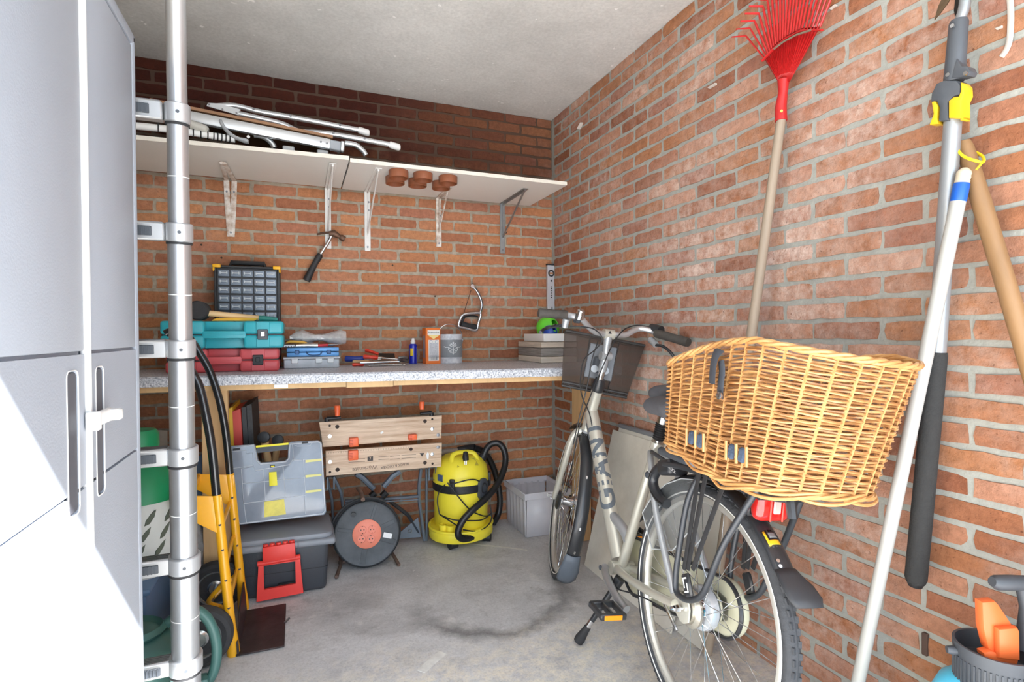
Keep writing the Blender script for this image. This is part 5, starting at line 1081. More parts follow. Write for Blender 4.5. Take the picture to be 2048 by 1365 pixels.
for s in (-1, 1): q = MB(); q.cyl(vh(931.5+s*1.5, 922, -.32), vh(931.5+s*1.5, 930, -.325), .0025, n=8); q.build('plug_pin', STEEL, pg_)
def cord(pts): b = MB(); b.tube(spline(pts, 6), .0035, 7); b.build('power_cord', BLACKP, vc)
cord([vh(895, 966, -.335), vh(915, 992, -.35), vh(940, 1020, -.35), vh(965, 1032, -.33), vh(978, 1032, -.29)])
cord([vh(899, 970, -.34), vh(918, 965, -.36), vh(940, 960, -.36), vh(956, 962, -.34), vh(968, 975, -.30)])
cord([vh(880, 1030, -.30), vh(905, 1040, -.36), vh(935, 1042, -.37), vh(965, 1040, -.35), vh(982, 1028, -.28)])
cord([vh(880, 1030, -.30), vh(900, 1043, -.375), vh(914, 1052, -.385)]); cord([vh(926, 1060, -.385), vh(950, 1063, -.37), vh(972, 1055, -.34), vh(983, 1038, -.28), vh(980, 1010, -.26)])
cord([vh(890, 970, -.33), vh(878, 985, -.29), vh(875, 1005, -.29), vh(879, 1030, -.30)])

# ------------------------------------------------------------------ translucent plastic crate in the corner
pc = thing('plastic_crate', 'empty translucent plastic crate on the floor in the corner', 'crate', (-.18, -.19, 0))
TRN = mat('frosted_plastic', srgb(236, 236, 242), .28, alpha=.6, vary=.05, coat=.3)
X0, X1, Y0, Y1, ZT = -.322, -.065, -.335, -.035, .245
def flu(a, b_, n, z0, z1, ex):   # fluted side wall from a to b_
    q = MB(); a = Vector(a); b_ = Vector(b_); ex = Vector(ex); g = []
    for i in range(n*4+1):
        t = i/(n*4); o = (.004 if (i % 4) in (1, 2) else 0); p = a.lerp(b_, t)
        g.append([Vector((p.x, p.y, z0))+ex*o, Vector((p.x, p.y, z1))-ex*-.006+ex*o])
    q.quadgrid(g); return q.build('side_wall', TRN, pc, solid=.003)
flu((X0, Y0, 0), (X0, Y1, 0), 6, .004, ZT-.02, (-1, 0, 0)); flu((X0, Y1, 0), (X1, Y1, 0), 6, .004, ZT-.02, (0, 1, 0)); flu((X1, Y1, 0), (X1, Y0, 0), 6, .004, ZT-.02, (1, 0, 0))
b = MB(); b.quadgrid([[(X0, Y0, .004), (X0, Y0-.004, ZT-.02)], [(X1, Y0, .004), (X1, Y0-.004, ZT-.02)]]); b.build('side_wall', TRN, pc, solid=.003)
b = MB(); b.box(((X0+X1)/2, (Y0+Y1)/2, .005), (X1-X0, Y1-Y0, .004)); b.build('base', TRN, pc)
for (c_, d_) in ((((X0+X1)/2, Y0-.008, ZT-.014), (X1-X0+.03, .006, .036)), (((X0+X1)/2, Y1+.008, ZT-.014), (X1-X0+.03, .006, .036)), ((X0-.012, (Y0+Y1)/2, ZT-.014), (.006, Y1-Y0+.02, .036)), ((X1+.012, (Y0+Y1)/2, ZT-.014), (.006, Y1-Y0+.02, .036))):
    b = MB(); b.box(c_, d_, bev=.002); b.build('rim', TRN, pc)
c = on_y(1100, 986, Y0-.012); b = MB(); b.box((c.x, Y0-.0118, ZT-.012), (.034, .001, .02)); s_ = b.build('label', WHITEP, pc, label='white paper label')
for k in range(2): b = MB(); b.box((c.x, Y0-.0126, ZT-.008-.008*k), (.024, .0006, .003)); b.build('label_print', mat('print_grey2', srgb(90, 90, 92), .6), s_)

# ------------------------------------------------------------------ boards leaning on the right wall
BRD = mat('board_grey', srgb(226, 221, 210), .7, c2=srgb(204, 198, 186), vscale=5, bump=.1)
def lean(name, lab, y0, y1, xb, zt, xt, th, mm, edge=None):
    t = thing(name, lab, 'board', (xb, (y0+y1)/2, 0)); v = Vector((xt-xb, 0, zt)); n = Vector((-v.z, 0, v.x)).normalized()
    P = [Vector((xb, y0, 0.002)), Vector((xb, y1, 0.002)), Vector((xt, y1, zt)), Vector((xt, y0, zt))]
    q = MB(); q.add(P+[p-n*th for p in P], [(0, 1, 2, 3), (7, 6, 5, 4), (0, 4, 5, 1), (1, 5, 6, 2), (2, 6, 7, 3), (3, 7, 4, 0)]); q.build('sheet', mm, t)
    if edge:
        q = MB(); q.tube([Vector((xt, y0, zt))-n*th*.5, Vector((xt, y1, zt))-n*th*.5], .012, 8); q.build('edge_profile', edge, t)
lean('leaning_board', 'large pale grey board leaning on the brick wall behind the bicycle', -1.42, -.765, -.20, .655, -.035, .010, BRD)
lean('framed_board', 'board with grey plastic edge strip behind the pale leaning board', -1.55, -.80, -.165, .68, -.020, .008, mat('board_pale', srgb(214, 210, 200), .6), mat('edge_grey', srgb(132, 136, 142), .4, .2))
# ------------------------------------------------------------------ city bicycle, leaning slightly to the wall, front wheel steered right
BO = Vector((-.457, -1.846, -.002)); bh = math.radians(5.5); bl = math.radians(-6.4)
BF_ = Vector((math.sin(bh), math.cos(bh), 0)); BL_ = Vector((-math.cos(bh), math.sin(bh), 0)); BU = Vector((0, 0, 1))*math.cos(bl)+BL_*math.sin(bl); BN = BL_*math.cos(bl)-Vector((0, 0, 1))*math.sin(bl)
BM = Matrix((BF_, BN, BU)).transposed().to_4x4(); BM.translation = BO; BI = BM.inverted()
def bpx(px, py, v=0.): return BI @ on_plane(px, py, BO+BN*v, BN)
SA = Vector((-.33, 0, .944)).normalized(); SP = Vector((.901, 0, .713))
SM = BM @ Matrix.Translation(SP) @ Matrix.Rotation(math.radians(-15), 4, SA) @ Matrix.Translation(-SP)
bk = thing('bicycle', 'silver step-through city bicycle with steered front wheel leaning towards the brick wall', 'bicycle', BO)
SIL = mat('frame_champagne', srgb(206, 204, 192), .32, .45, coat=.4); SILD = mat('frame_grey_silver', srgb(176, 180, 184), .34, .5)
CRM = mat('chain_case_cream', srgb(206, 204, 178), .35, coat=.3); TIRE = mat('tread_rubber', srgb(62, 64, 68), .8, vary=.12, vscale=40, bump=.9, bscale=70); REFL = mat('reflective_white', srgb(236, 236, 232), .4)
RIMM = mat('rim_alloy', srgb(216, 214, 206), .3, .6); BLK = mat('satin_black', srgb(40, 42, 46), .38, coat=.25); CHROME = mat('chrome', srgb(222, 222, 224), .14, 1.)
def Bt(M=None): return MB(M or BM)
def yz(c): return Matrix.Translation(c) @ Matrix.Rotation(-PI/2, 4, 'X')   # lathe axis along v
def wheel(name, M, c, nsp, hubs):
    T = yz(c)
    b = Bt(M); prof = []
    for i in range(17): a = 2*PI*i/16; prof.append((.3285+.0195*math.cos(a), .0205*math.sin(a)))
    b.lathe(prof, 84, T); w_ = b.build(name, TIRE, bk, ang=60)
    b = Bt(M)
    for k in range(84):
        for s in (-1, 1):
            a = 2*PI*(k+(.5 if s > 0 else 0))/84; p = Vector((.3485*math.cos(a), .007*s, .3485*math.sin(a)))
            b.box(Vector(c)+p+Vector((-math.cos(a), 0, -math.sin(a)))*.0030, (.0145, .0115, .005), rot=(0, -a+PI/2, s*.35))
    b.build('tread_block', TIRE, w_, kind='stuff')
    for s in (-1, 1):
        b = Bt(M); b.lathe([(.3195, s*.0192), (.3235, s*.0205), (.3225, s*.0212), (.3195, s*.0200), (.3195, s*.0192)], 84, T); b.build('reflective_stripe', REFL, w_)
    b = Bt(M); b.lathe([(.294, -.006), (.299, -.0125), (.313, -.0135), (.3145, -.0125), (.312, -.008), (.312, .008), (.3145, .0125), (.313, .0135), (.299, .0125), (.294, .006), (.292, 0), (.294, -.006)], 84, T); b.build('rim', RIMM, w_)
    for k in range(nsp):
        s = 1 if k % 2 else -1; g = k//2; a1 = 2*PI*k/nsp; a0 = a1+(1 if g % 2 else -1)*(2*PI/nsp*3.2); hr, hv = hubs
        p0 = Vector(c)+Vector((hr*math.cos(a0), s*hv, hr*math.sin(a0))); p1 = Vector(c)+Vector((.294*math.cos(a1), s*.002, .294*math.sin(a1)))
        b = Bt(M); b.tube([p0, p1], .0011, 5); b.build('spoke', CHROME, w_)
    return w_
RWC = Vector((0, 0, .350)); rw_ = wheel('rear_wheel', BM, RWC, 36, (.043, .024))
FWC = Vector((1.04, 0, .349)); fw_ = wheel('front_wheel', SM, FWC, 36, (.03, .028))
# hubs
b = Bt(); b.lathe([(.0, -.035), (.046, -.034), (.048, -.026), (.040, -.022), (.040, .020), (.047, .024), (.047, .03), (.0, .031)], 36, yz(RWC)); b.build('hub', CHROME, rw_)
b = Bt(); b.lathe([(.049, -.018), (.060, -.012), (.062, .0), (.060, .012), (.049, .018)], 36, yz(RWC)); b.build('hub_disc', mat('clear_disc', srgb(206, 212, 218), .12, .4), rw_)
b = Bt(); b.lathe([(.0, .034), (.046, .034), (.053, .036), (.054, .044), (.046, .050), (.044, .054), (.038, .054), (.038, .060), (.0, .060)], 36, yz(RWC)); b.build('roller_brake', mat('brake_silver', srgb(206, 202, 190), .28, .8), bk)
b = Bt(); b.cyl(RWC+Vector((0, .05, 0)), RWC+Vector((0, .105, 0)), .0055, n=10); b.tube([RWC+Vector((0, .077, 0)), RWC+Vector((0, .088, 0)), RWC+Vector((0, .099, 0))], [.0105, .0105, .0075], 6); b.build('axle_nut', CHROME, bk)
b = Bt(SM); b.lathe([(.0, -.04), (.036, -.038), (.036, -.03), (.022, -.024), (.022, .024), (.036, .03), (.036, .038), (.0, .04)], 28, yz(FWC)); b.build('hub', CHROME, fw_)
b = Bt(SM); b.lathe([(.0, .042), (.044, .042), (.046, .048), (.034, .056), (.0, .056)], 28, yz(FWC)); b.build('hub_brake', BLK, bk)
b = Bt(SM); b.cyl(FWC+Vector((0, -.085, 0)), FWC+Vector((0, .085, 0)), .0055, n=10); b.build('front_axle', CHROME, bk)
# frame tubes
def tubeb(nm, pts, r, mm, n=14, M=None, par=None, **k): b = Bt(M); b.tube(pts, r, n, **k); return b.build(nm, mm, par or bk)
V = Vector
HT0, HT1 = V((.903, 0, .706)), V((.836, 0, .895)); BB = V((.478, 0, .268)); ST1 = V((.318, 0, .755))
tubeb('head_tube', [HT0, HT0.lerp(HT1, .05), HT0.lerp(HT1, .5), HT0.lerp(HT1, .95), HT1], [.027, .0255, .0235, .0255, .027], SIL, 20)
DT0, DT1 = V((.872, 0, .790)), V((.500, 0, .292))
tubeb('down_tube', [DT0, DT0.lerp(DT1, .12), DT0.lerp(DT1, .5), DT1], [.030, .0305, .031, .030], SIL, 24)
tubeb('seat_tube', [BB, ST1], .0185, SIL, 18)
tubeb('gusset_tube', spline([V((.600, 0, .428)), V((.535, 0, .418)), V((.478, 0, .400)), V((.442, 0, .375))], 5), .0195, SILD, 16)
tubeb('bottom_bracket', [BB+V((0, -.045, 0)), BB+V((0, .045, 0))], .024, SIL, 20)
for s in (-1, 1):
    tubeb('chain_stay', spline([BB+V((-.015, s*.03, .004)), V((.36, s*.05, .288)), V((.20, s*.062, .312)), V((.035, s*.068, .345))], 4), .0135, SIL, 12)
    tubeb('seat_stay', spline([V((.327, s*.018, .728)), V((.27, s*.045, .690)), V((.19, s*.060, .560)), V((.045, s*.068, .372))], 4), .0105, SILD, 12)
    b = Bt(); b.prism([(.065, .33), (.055, .375), (.02, .39), (-.02, .385), (-.034, .36), (-.034, .325), (-.015, .312), (.005, .312), (.03, .325)], .006, Matrix(((1, 0, 0, 0), (0, 0, 1, s*.066-.003), (0, 1, 0, 0), (0, 0, 0, 1))), bev=.002); b.build('dropout', SIL, bk)
# the maker's lettering wrapped round the tube, read upwards
d = (DT0-DT1).normalized(); nv = V((0, math.cos(.45), 0)) + V((-.944, 0, .33)).normalized()*0; back = d.cross(V((0, 1, 0))).normalized()
if back.x > 0: back = -back
nn = (V((0, 1, 0))*math.cos(1.0)+back*math.sin(1.0)).normalized(); yy = nn.cross(d)
c = bpy.data.curves.new('t', 'FONT'); c.body = 'GIANT'; c.size = .138; c.align_x = 'CENTER'; c.align_y = 'CENTER'; c.extrude = .0004; c.offset = .004; c.resolution_u = 4; c.space_character = 1.10
o = bpy.data.objects.new('t', c); col.objects.link(o); me = bpy.data.meshes.new_from_object(o.evaluated_get(bpy.context.evaluated_depsgraph_get())); bpy.data.objects.remove(o)
bm = bmesh.new(); bm.from_mesh(me); bmesh.ops.subdivide_edges(bm, edges=[e for e in bm.edges if e.calc_length() > .02], cuts=3); bmesh.ops.triangulate(bm, faces=bm.faces)
mid = DT1.lerp(DT0, .60); b = Bt(); vs = []
for v_ in bm.verts:
    x, y, z = v_.co.x*.87, v_.co.y*.82, v_.co.z; a = y/.0312; vs.append(mid+d*x+(nn*math.cos(a)+yy*math.sin(a))*(.0316+z))
bm.verts.index_update(); b.add(vs, [[v_.index for v_ in f.verts] for f in bm.faces]); b.build('lettering', mat('letter_grey', srgb(96, 104, 112), .4), bk, label='dark grey maker lettering on the down tube'); bm.free()
# seat post, saddle
SPT = V((.300, 0, .835)); tubeb('seat_post', [ST1+V((.006, 0, -.02)), SPT], .0135, CHROME, 14)
tubeb('seat_clamp', [ST1+V((.003, 0, -.012)), ST1+V((-.003, 0, .012))], .0235, SIL, 18)
pb_ = [ST1.lerp(SPT, .25+.75*i/16) for i in range(17)]; tubeb('suspension_boot', pb_, [.0225 if i % 2 else .0165 for i in range(17)], BLACKR, 16)
tubeb('post_head', [SPT, SPT+V((-.01, 0, .045))], .02, CHROME, 12)
SAD = mat('saddle_grey', srgb(88, 90, 96), .6, vary=.12, vscale=30, bump=.15, bscale=150)
b = Bt()
for (px, py, v_) in ((1297, 813, .040), (1302, 788, -.042)):
    f_ = bpx(px, py, v_); path = []; rr = []
    for i in range(12): t = i/11; path.append(f_+V((-.225*t, (.028*t if v_ > 0 else -.028*t), .004*t+.010*math.sin(t*PI)))); rr.append(.036*min(1, math.sqrt(max(.02, 1-(1-min(1, t*4.2))**2)))*(1+.35*t)*(1 if t < .9 else 1-(t-.9)*4))
    b.tube(path, rr, 14, flat=.78, up=(0, 0, 1))
b.build('saddle', SAD, bk)
tubeb('saddle_rail', [SPT+V((.07, .02, .045)), SPT+V((-.09, .02, .04))], .0045, CHROME, 8); tubeb('saddle_rail', [SPT+V((.07, -.02, .045)), SPT+V((-.09, -.02, .04))], .0045, CHROME, 8)
# fork, fenders
CR_ = V((.905, 0, .700))
tubeb('fork_crown', [CR_+V((.004, 0, -.012)), CR_+V((-.004, 0, .012))], [.026, .028], SILD, 18, SM)
for s in (-1, 1): tubeb('fork_blade', spline([CR_+V((0, s*.012, .002)), V((.908, s*.042, .690)), V((.925, s*.056, .64)), V((.965, s*.062, .52)), V((1.038, s*.066, .352))], 5), [.0165]*11+[.0155]*5+[.013]*4+[.011], SIL, 14, SM)
def fender(nm, M, c, r, a0, a1, w_, mm, th=.0015, crown=.008, n=44):
    g = []
    for i in range(n+1):
        a = a0+(a1-a0)*i/n; row = []
        for j in range(9):
            x = -1+2*j/8; rr = r-crown*abs(x)**2.2*1.6; row.append(V(c)+V((rr*math.cos(a), x*w_, rr*math.sin(a))))
        g.append(row)
    b = Bt(M); b.quadgrid(g); return b.build(nm, mm, bk, solid=.002)
ff = fender('front_fender', SM, FWC, .371, math.radians(60), math.radians(203), .027, BLK)
def flap(nm, M, c, pts, par, mm):   # (angle, radius, half width)
    g = []
    for a, r, w_ in pts:
        a = math.radians(a); row = [V(c)+V(((r-.012*abs(x)**2)*math.cos(a), x*w_, (r-.012*abs(x)**2)*math.sin(a))) for x in [-1+2*j/8 for j in range(9)]]; g.append(row)
    b = Bt(M); b.quadgrid(g); return b.build(nm, mm, par, solid=.004)
FLP = mat('flap_grey', srgb(90, 98, 108), .55)
flap('mud_flap', SM, FWC, [(201, .374, .030), (206, .377, .034), (214, .382, .041), (222, .385, .040), (226, .384, .032)], ff, FLP)
for a in (150, 182, 198):
    for dv in (-.006, .006):
        aa = math.radians(a+dv*60); p = FWC+V((.372*math.cos(aa), 0, .372*math.sin(aa))); n_ = V((math.cos(aa), 0, math.sin(aa))); tubeb('rivet', [p, p+n_*.003], .0042, STEEL, 10, SM, ff)
rf = fender('rear_fender', BM, RWC, .372, math.radians(22), math.radians(144), .029, BLK)
flap('mud_flap', BM, RWC, [(141.5, .375, .031), (144, .381, .035), (148, .396, .044), (152, .409, .046), (154.5, .415, .036)], rf, mat('flap_black', srgb(52, 54, 58), .6))
for a in (138.6, 140.6): aa = math.radians(a); p = RWC+V((.3705*math.cos(aa), .018, .3705*math.sin(aa))); tubeb('rivet', [p, p+V((math.cos(aa), .3, math.sin(aa)))*.004], .0045, STEEL, 10, BM, rf)
def onf(a, x, r=.3738): aa = math.radians(a); return RWC+V((r*math.cos(aa), x, r*math.sin(aa)))
for (x0, x1, a0, a1, mm, nm, r) in ((-.016, .022, 126.5, 133.5, mat('sticker_black', srgb(34, 34, 34), .4), 'sticker', .3728), (-.012, .019, 130.6, 132.6, mat('sticker_yellow', srgb(244, 190, 40), .4), 'sticker_print', .3740), (.015, .020, 127.0, 133, mat('sticker_yellow', srgb(244, 190, 40), .4), 'sticker_print', .3740), (-.012, .010, 127.6, 129.8, mat('sticker_grey', srgb(120, 122, 122), .4), 'sticker_print', .3740)):
    b = Bt(); b.quadgrid([[onf(a0+(a1-a0)*i/4, x0+(x1-x0)*j/4, r-.009*(abs(x0+(x1-x0)*j/4)/.029)**2.2*1.4) for j in range(5)] for i in range(5)]); b.build(nm, mm, rf, solid=.0006)
# chain case on the wall side, skirt guard, lock
pts_ = []
for i in range(21): a = -PI/2+PI*i/20; pts_.append((BB.x+.105*math.cos(a), BB.z+.105*math.sin(a)))
for i in range(21): a = PI/2+PI*i/20; pts_.append((-.005+.082*math.cos(a), .352+.082*math.sin(a)))
b = Bt(); b.prism(pts_, .030, Matrix(((1, 0, 0, 0), (0, 0, 1, -.093), (0, 1, 0, 0), (0, 0, 0, 1))), bev=.008); cc = b.build('chain_case', CRM, bk)
b = Bt(); b.tube([V((x, -.062, z)) for x, z in pts_], .006, 8, closed=True); b.build('case_rim', BLK, cc)
for s in (-1, 1):
    pg_ = [RWC+V((r*math.cos(a), s*.033, r*math.sin(a))) for r, a in [(.36, 1.50), (.36, 1.25), (.36, 1.0), (.36, .75), (.36, .5), (.25, .32), (.17, .75), (.21, 1.35)]]
    b = Bt(); b.add(pg_, [tuple(range(8))]); b.build('skirt_guard', mat('clear_guard', srgb(150, 156, 160), .12, alpha=.2), bk, solid=.0015)
    tubeb('guard_edge', pg_, .002, mat('guard_edge', srgb(190, 194, 196), .3), 6, closed=True)
lk = [bpx(px, py, .052) for px, py in ((1342, 932), (1324, 934), (1311, 946), (1306, 964), (1311, 984), (1323, 1001), (1334, 1009))]
lock = tubeb('frame_lock', spline(lk, 5), [.013]*6+[.0165]*19+[.0165, .0165, .0165, .0165, .0165, .015], BLK, 14)
tubeb('lock_shackle_groove', [p+V((0, .0155, 0)) for p in spline(lk[2:], 5)], .003, mat('groove_dark', srgb(22, 22, 24), .4), 6, par=lock)
b = Bt(); cL = bpx(1345, 936, .03); b.box(cL, (.075, .075, .05), rot=(0, .25, 0), bev=.014, seg=3); b.build('lock_body', BLK, bk)
Mt = BM @ frame(bpx(1341, 937, .068), (-1, 0, -.25), (-.25, 0, 1)); text('lettering', 'TRELOCK', .0135, Mt, mat('lock_print', srgb(190, 190, 190), .5), bk, .0003)
b = Bt(); b.box(bpx(1297, 951, .055), (.03, .018, .022), bev=.006); b.build('lock_lever', DGREY, bk)
# carrier
RK = mat('rack_dark', srgb(58, 61, 66), .4, .3, coat=.2)
for s in (-1, 1):
    tubeb('rack_rail', spline([V((.17, s*.062, .722)), V((.05, s*.066, .738)), V((-.15, s*.068, .742)), V((-.26, s*.055, .744)), V((-.285, s*.02, .745))], 4), .009, RK, 10)
    lp = [bpx(px, py, .092) for px, py in ((1390, 942), (1376, 1000), (1358, 1100), (1351, 1160), (1354, 1186), (1370, 1199), (1388, 1200), (1404, 1190), (1418, 1162), (1450, 1085), (1500, 978))]
    lp = [V((p.x, s*.092 if i not in (0, 10) else s*.07, p.z)) for i, p in enumerate(lp)]
    tubeb('rack_loop', spline(lp, 5), .0085, RK, 12)
    q = V(((lp[3].x+lp[8].x)/2+.004, s*.100, lp[4].z+.045)); b = Bt(); b.box(q, (.034, .012, .06), rot=(0, .5, 0), bev=.005); hk = b.build('strap_hook', BLK, bk)
    if s > 0:
        b = Bt(); 
        for dx, dz, w_, h_ in ((0, .018, .018, .004), (0, -.016, .018, .004), (.007, .005, .004, .022), (-.007, -.004, .004, .018)): b.box(q+V((0, .0065, 0))+Matrix.Rotation(.5, 3, 'Y') @ V((dx, 0, dz)), (w_, .001, h_), rot=(0, .5, 0))
        b.build('hook_emblem', REFL, hk)
    for (p0, p1) in (((1412, 948), (1375, 1140)), ((1452, 957), (1385, 1140)), ((1398, 946), (1368, 1140))):
        a_ = bpx(*p0, .085); e_ = bpx(*p1, .098); b = Bt(); b.tube([V((a_.x, s*a_.y, a_.z)), V((e_.x, s*e_.y, e_.z))], .0085, 6, flat=.35, up=(0, 1, 0)); b.build('strap', BLACKR, bk)
for u_ in (.14, .02, -.12, -.25): tubeb('rack_cross', [V((u_, -.066, .738)), V((u_, .066, .738))], .007, RK, 10)
tubeb('rack_stay', [V((.30, .03, .735)), V((.16, .05, .725))], .007, RK, 8); tubeb('rack_stay', [V((.30, -.03, .735)), V((.16, -.05, .725))], .007, RK, 8)
tubeb('lamp_bracket', [V((-.28, .0, .745)), V((-.292, .0, .70))], .012, BLK, 8)
LGT = mat('red_lens', srgb(188, 34, 30), .15, coat=.6)
tl_c = bpx(1541, 1013, 0); b = Bt(); b.box(tl_c, (.045, .112, .072), bev=.016, seg=3, taper=(.8, .85)); tl = b.build('tail_light', LGT, bk)
b = Bt(); b.box(tl_c+V((-.023, 0, .004)), (.006, .022, .034), bev=.003); b.build('bulb_window', mat('bulb_window', srgb(236, 190, 184), .1), tl)
for s in (-.3, .3): b = Bt(); b.box(tl_c+V((-.0225, s*.06, 0)), (.004, .004, .064), bev=.001); b.build('lens_ridge', mat('red_ridge', srgb(236, 90, 80), .2), tl)
b = Bt(); b.box(tl_c+V((.024, 0, 0)), (.012, .10, .064), bev=.005); b.build('lamp_back', BLK, tl)
# cranks, pedals, stand
C0 = BB+V((0, .058, 0)); C1 = bpx(1253, 1220, .085)
tubeb('crank_arm', spline([C0+V((0, .012, 0)), C0.lerp(C1, .25)+V((0, .02, 0)), C0.lerp(C1, .7)+V((0, .015, 0)), C1], 4), [.0165]+[.0135]*10+[.012, .0145], mat('crank_alloy', srgb(184, 186, 190), .3, .8), 12)
tubeb('crank_bolt', [C0+V((0, .026, 0)), C0+V((0, .031, 0))], .009, DGREY, 12)
def pedal(c, s):
    b = Bt()
    for du in (-.042, .042): b.box(c+V((du, s*.055, 0)), (.016, .092, .022), bev=.004)
    for dv in (.016, .055, .094): b.box(c+V((0, s*dv, 0)), (.09, .012, .020), bev=.003)
    p = b.build('pedal', BLK, bk)
    for du in (-.051, .051): q = Bt(); q.box(c+V((du, s*.058, 0)), (.004, .062, .015), bev=.001); q.build('pedal_reflector', mat('reflector_orange', srgb(246, 150, 30), .25), p)
pedal(C1+V((-.0, .015, 0)), 1)
C2 = BB-(C1-BB); C2.y = -.10; tubeb('crank_arm', [BB+V((0, -.10, 0)), C2], .013, SILD, 10); pedal(C2+V((0, -.02, 0)), -1)
kf = BI @ on_z(1156, 1284, .014); K0 = V((.40, .045, .262)); kd = (kf-K0)
tubeb('kickstand', [K0, K0+kd*.18, K0+kd*.2, K0+kd*.72], [.019, .017, .011, .0095], BLK, 12)
tubeb('kickstand_slide', [K0+kd*.66, K0+kd*.78], .0105, CHROME, 12)
tubeb('kickstand_foot', [K0+kd*.76, K0+kd*.82, K0+kd*.95, K0+kd*1.0], [.012, .0135, .019, .017], BLACKR, 12)
tubeb('brake_cable', spline([V((.45, .055, .25)), V((.36, .075, .245)), V((.27, .075, .27)), V((.15, .075, .30)), V((.06, .06, .30))], 5), .0025, BLACKP, 6)
b = Bt(); b.tube(spline([V((.10, .062, .32)), V((.055, .066, .30)), V((.02, .064, .275))], 3), .005, 8); b.build('brake_arm', STEEL, bk)
# cockpit
tubeb('headset', [HT1, HT1+V((-.006, 0, .012)), HT1+V((-.012, 0, .03)), HT1+V((-.02, 0, .05))], [.027, .029, .024, .022], BLK, 20)
tubeb('headset', [HT0+V((.006, 0, -.012)), HT0], .028, BLK, 20)
S0 = HT1+V((-.018, 0, .048)); S1 = bpx(1211, 713); S2 = bpx(1217, 669)
tubeb('quill', [S0, bpx(1205, 740)], .0145, CHROME, 16); tubeb('stem_lower', [bpx(1204, 742), S1], [.019, .017], SILD, 16)
tubeb('stem_hinge', [S1+V((0, -.024, 0)), S1+V((0, .024, 0))], .019, SILD, 16); tubeb('stem', [S1, S1.lerp(S2, .5), S2], [.015, .017, .020], SILD, 16)
tubeb('bar_clamp', [S2+V((0, -.023, 0)), S2+V((0, .023, 0))], .0215, SIL, 18)
b = Bt(); b.prism([(-.008, -.005), (.008, -.005), (0, .009)], .001, frame(S2+V((-.0205, .004, .006)), (0, -1, 0), (.2, 0, 1))); b.build('stem_emblem', BLK, bk)
bar_ = [bpx(1133, 630.4, .205), bpx(1146, 632.8, .185), bpx(1162, 637.4, .155), bpx(1176, 652.7, .115), bpx(1190, 664.4, .075), bpx(1204, 668, .035), S2, bpx(1234.6, 670.3, -.04), bpx(1251, 670.3, -.08), bpx(1265, 663.2, -.115), bpx(1277, 658.5, -.145), bpx(1293, 659.7, -.175), bpx(1308, 664.4, -.20), bpx(1315, 667.8, -.202)]
tubeb('handlebar', spline(bar_, 4), .0125, mat('bar_alloy', srgb(206, 208, 212), .3, .75), 14)
GRP = mat('grip_dark', srgb(72, 68, 64), .75, vary=.2, vscale=40, bump=.3, bscale=100)
gl0, gl1 = bpx(1134, 630.4, .203), bpx(1077, 625.7, .325); gr0, gr1 = bpx(1312, 667.0, -.200), BI @ on_x(1377, 685.5, -.028)
for a_, e_ in ((gl0, gl1), (gr0, gr1)): tubeb('grip', [a_, a_.lerp(e_, .04), a_.lerp(e_, .5), a_.lerp(e_, .95), e_], [.0175, .0195, .018, .0195, .0175], GRP, 16)
def lever(br, pts, v0, v1):
    q = Bt(); q.tube([bpx(*br[0], v0), bpx(*br[1], v0)], [.016, .014], 10); l_ = q.build('brake_lever_mount', SILD, bk)
    n_ = len(pts); tubeb('brake_lever', spline([bpx(px, py, v0+(v1-v0)*i/(n_-1)) for i, (px, py) in enumerate(pts)], 4), .0065, BLK, 8)
lever(((1133, 638), (1129, 655)), [(1127, 652), (1118, 652), (1100, 655), (1088, 659), (1081, 665)], .205, .31)
lever(((1302, 680), (1312, 690)), [(1310, 690), (1325, 693), (1338, 702), (1347, 713)], -.195, -.235)
b = Bt(); bc_ = bpx(1155, 632, .17); b.tube([bc_+V((-.02, 0, -.012)), bc_+V((-.028, 0, .004)), bc_+V((-.034, 0, .020)), bc_+V((-.036, 0, .024))], [.019, .020, .016, .010], 16); b.build('bell', CHROME, bk)
b = Bt(); b.tube([bc_+V((0, .010, -.01)), bc_+V((0, -.010, -.01))], .021, 14); b.build('bell_clamp', DGREY, bk)
b = Bt(); b.tube([bpx(1303, 657, -.2), bpx(1322, 662, -.215)], .021, 14); b.build('gear_shifter', BLK, bk)
def cable(pts): tubeb('brake_cable', spline([bpx(*p) for p in pts], 6), .0026, BLACKP, 6)
cable([(1140, 653, .2), (1165, 654, .15), (1190, 660, .12), (1205, 680, .09), (1190, 700, .10), (1168, 720, .11), (1161, 755, .10), (1163, 790, .08), (1178, 825, .06), (1184, 852, .045)])
cable([(1300, 655, -.19), (1275, 651, -.14), (1248, 660, -.06), (1225, 690, 0), (1205, 735, .05), (1180, 795, .06), (1160, 850, .09), (1146, 920, .10), (1133, 985, .09)])
cable([(1196, 683, .05), (1184, 720, .08), (1175, 770, .08), (1160, 830, .09), (1146, 890, .095)])

# ------------------------------------------------------------------ smoky basket on the handlebar
fbk = thing('front_basket', 'smoky dark mesh basket hanging at the handlebar of the bicycle', 'basket', SM @ V((1.02, 0, .88)))
MESHM = mat('smoky_mesh', srgb(96, 84, 78), .45, alpha=.40, vary=.1)
tp = [(.885, .175), (.885, -.185), (1.055, -.17), (1.055, .16)]; bt_ = [(.90, .145), (.90, -.150), (1.03, -.14), (1.03, .13)]
W0, W1 = .885, 1.130
for i in range(4):
    j = (i+1) % 4; b = MB(SM); b.quadgrid([[V((*bt_[i], W0)), V((*tp[i], W1))], [V((*bt_[j], W0)), V((*tp[j], W1))]]); b.build('side_panel', MESHM, fbk, solid=.003)
b = MB(SM); b.add([V((*p, W0+.003)) for p in bt_], [(0, 1, 2, 3)]); b.build('bottom_panel', MESHM, fbk, solid=.003)
DKB = mat('basket_rim_dark', srgb(44, 42, 42), .5)
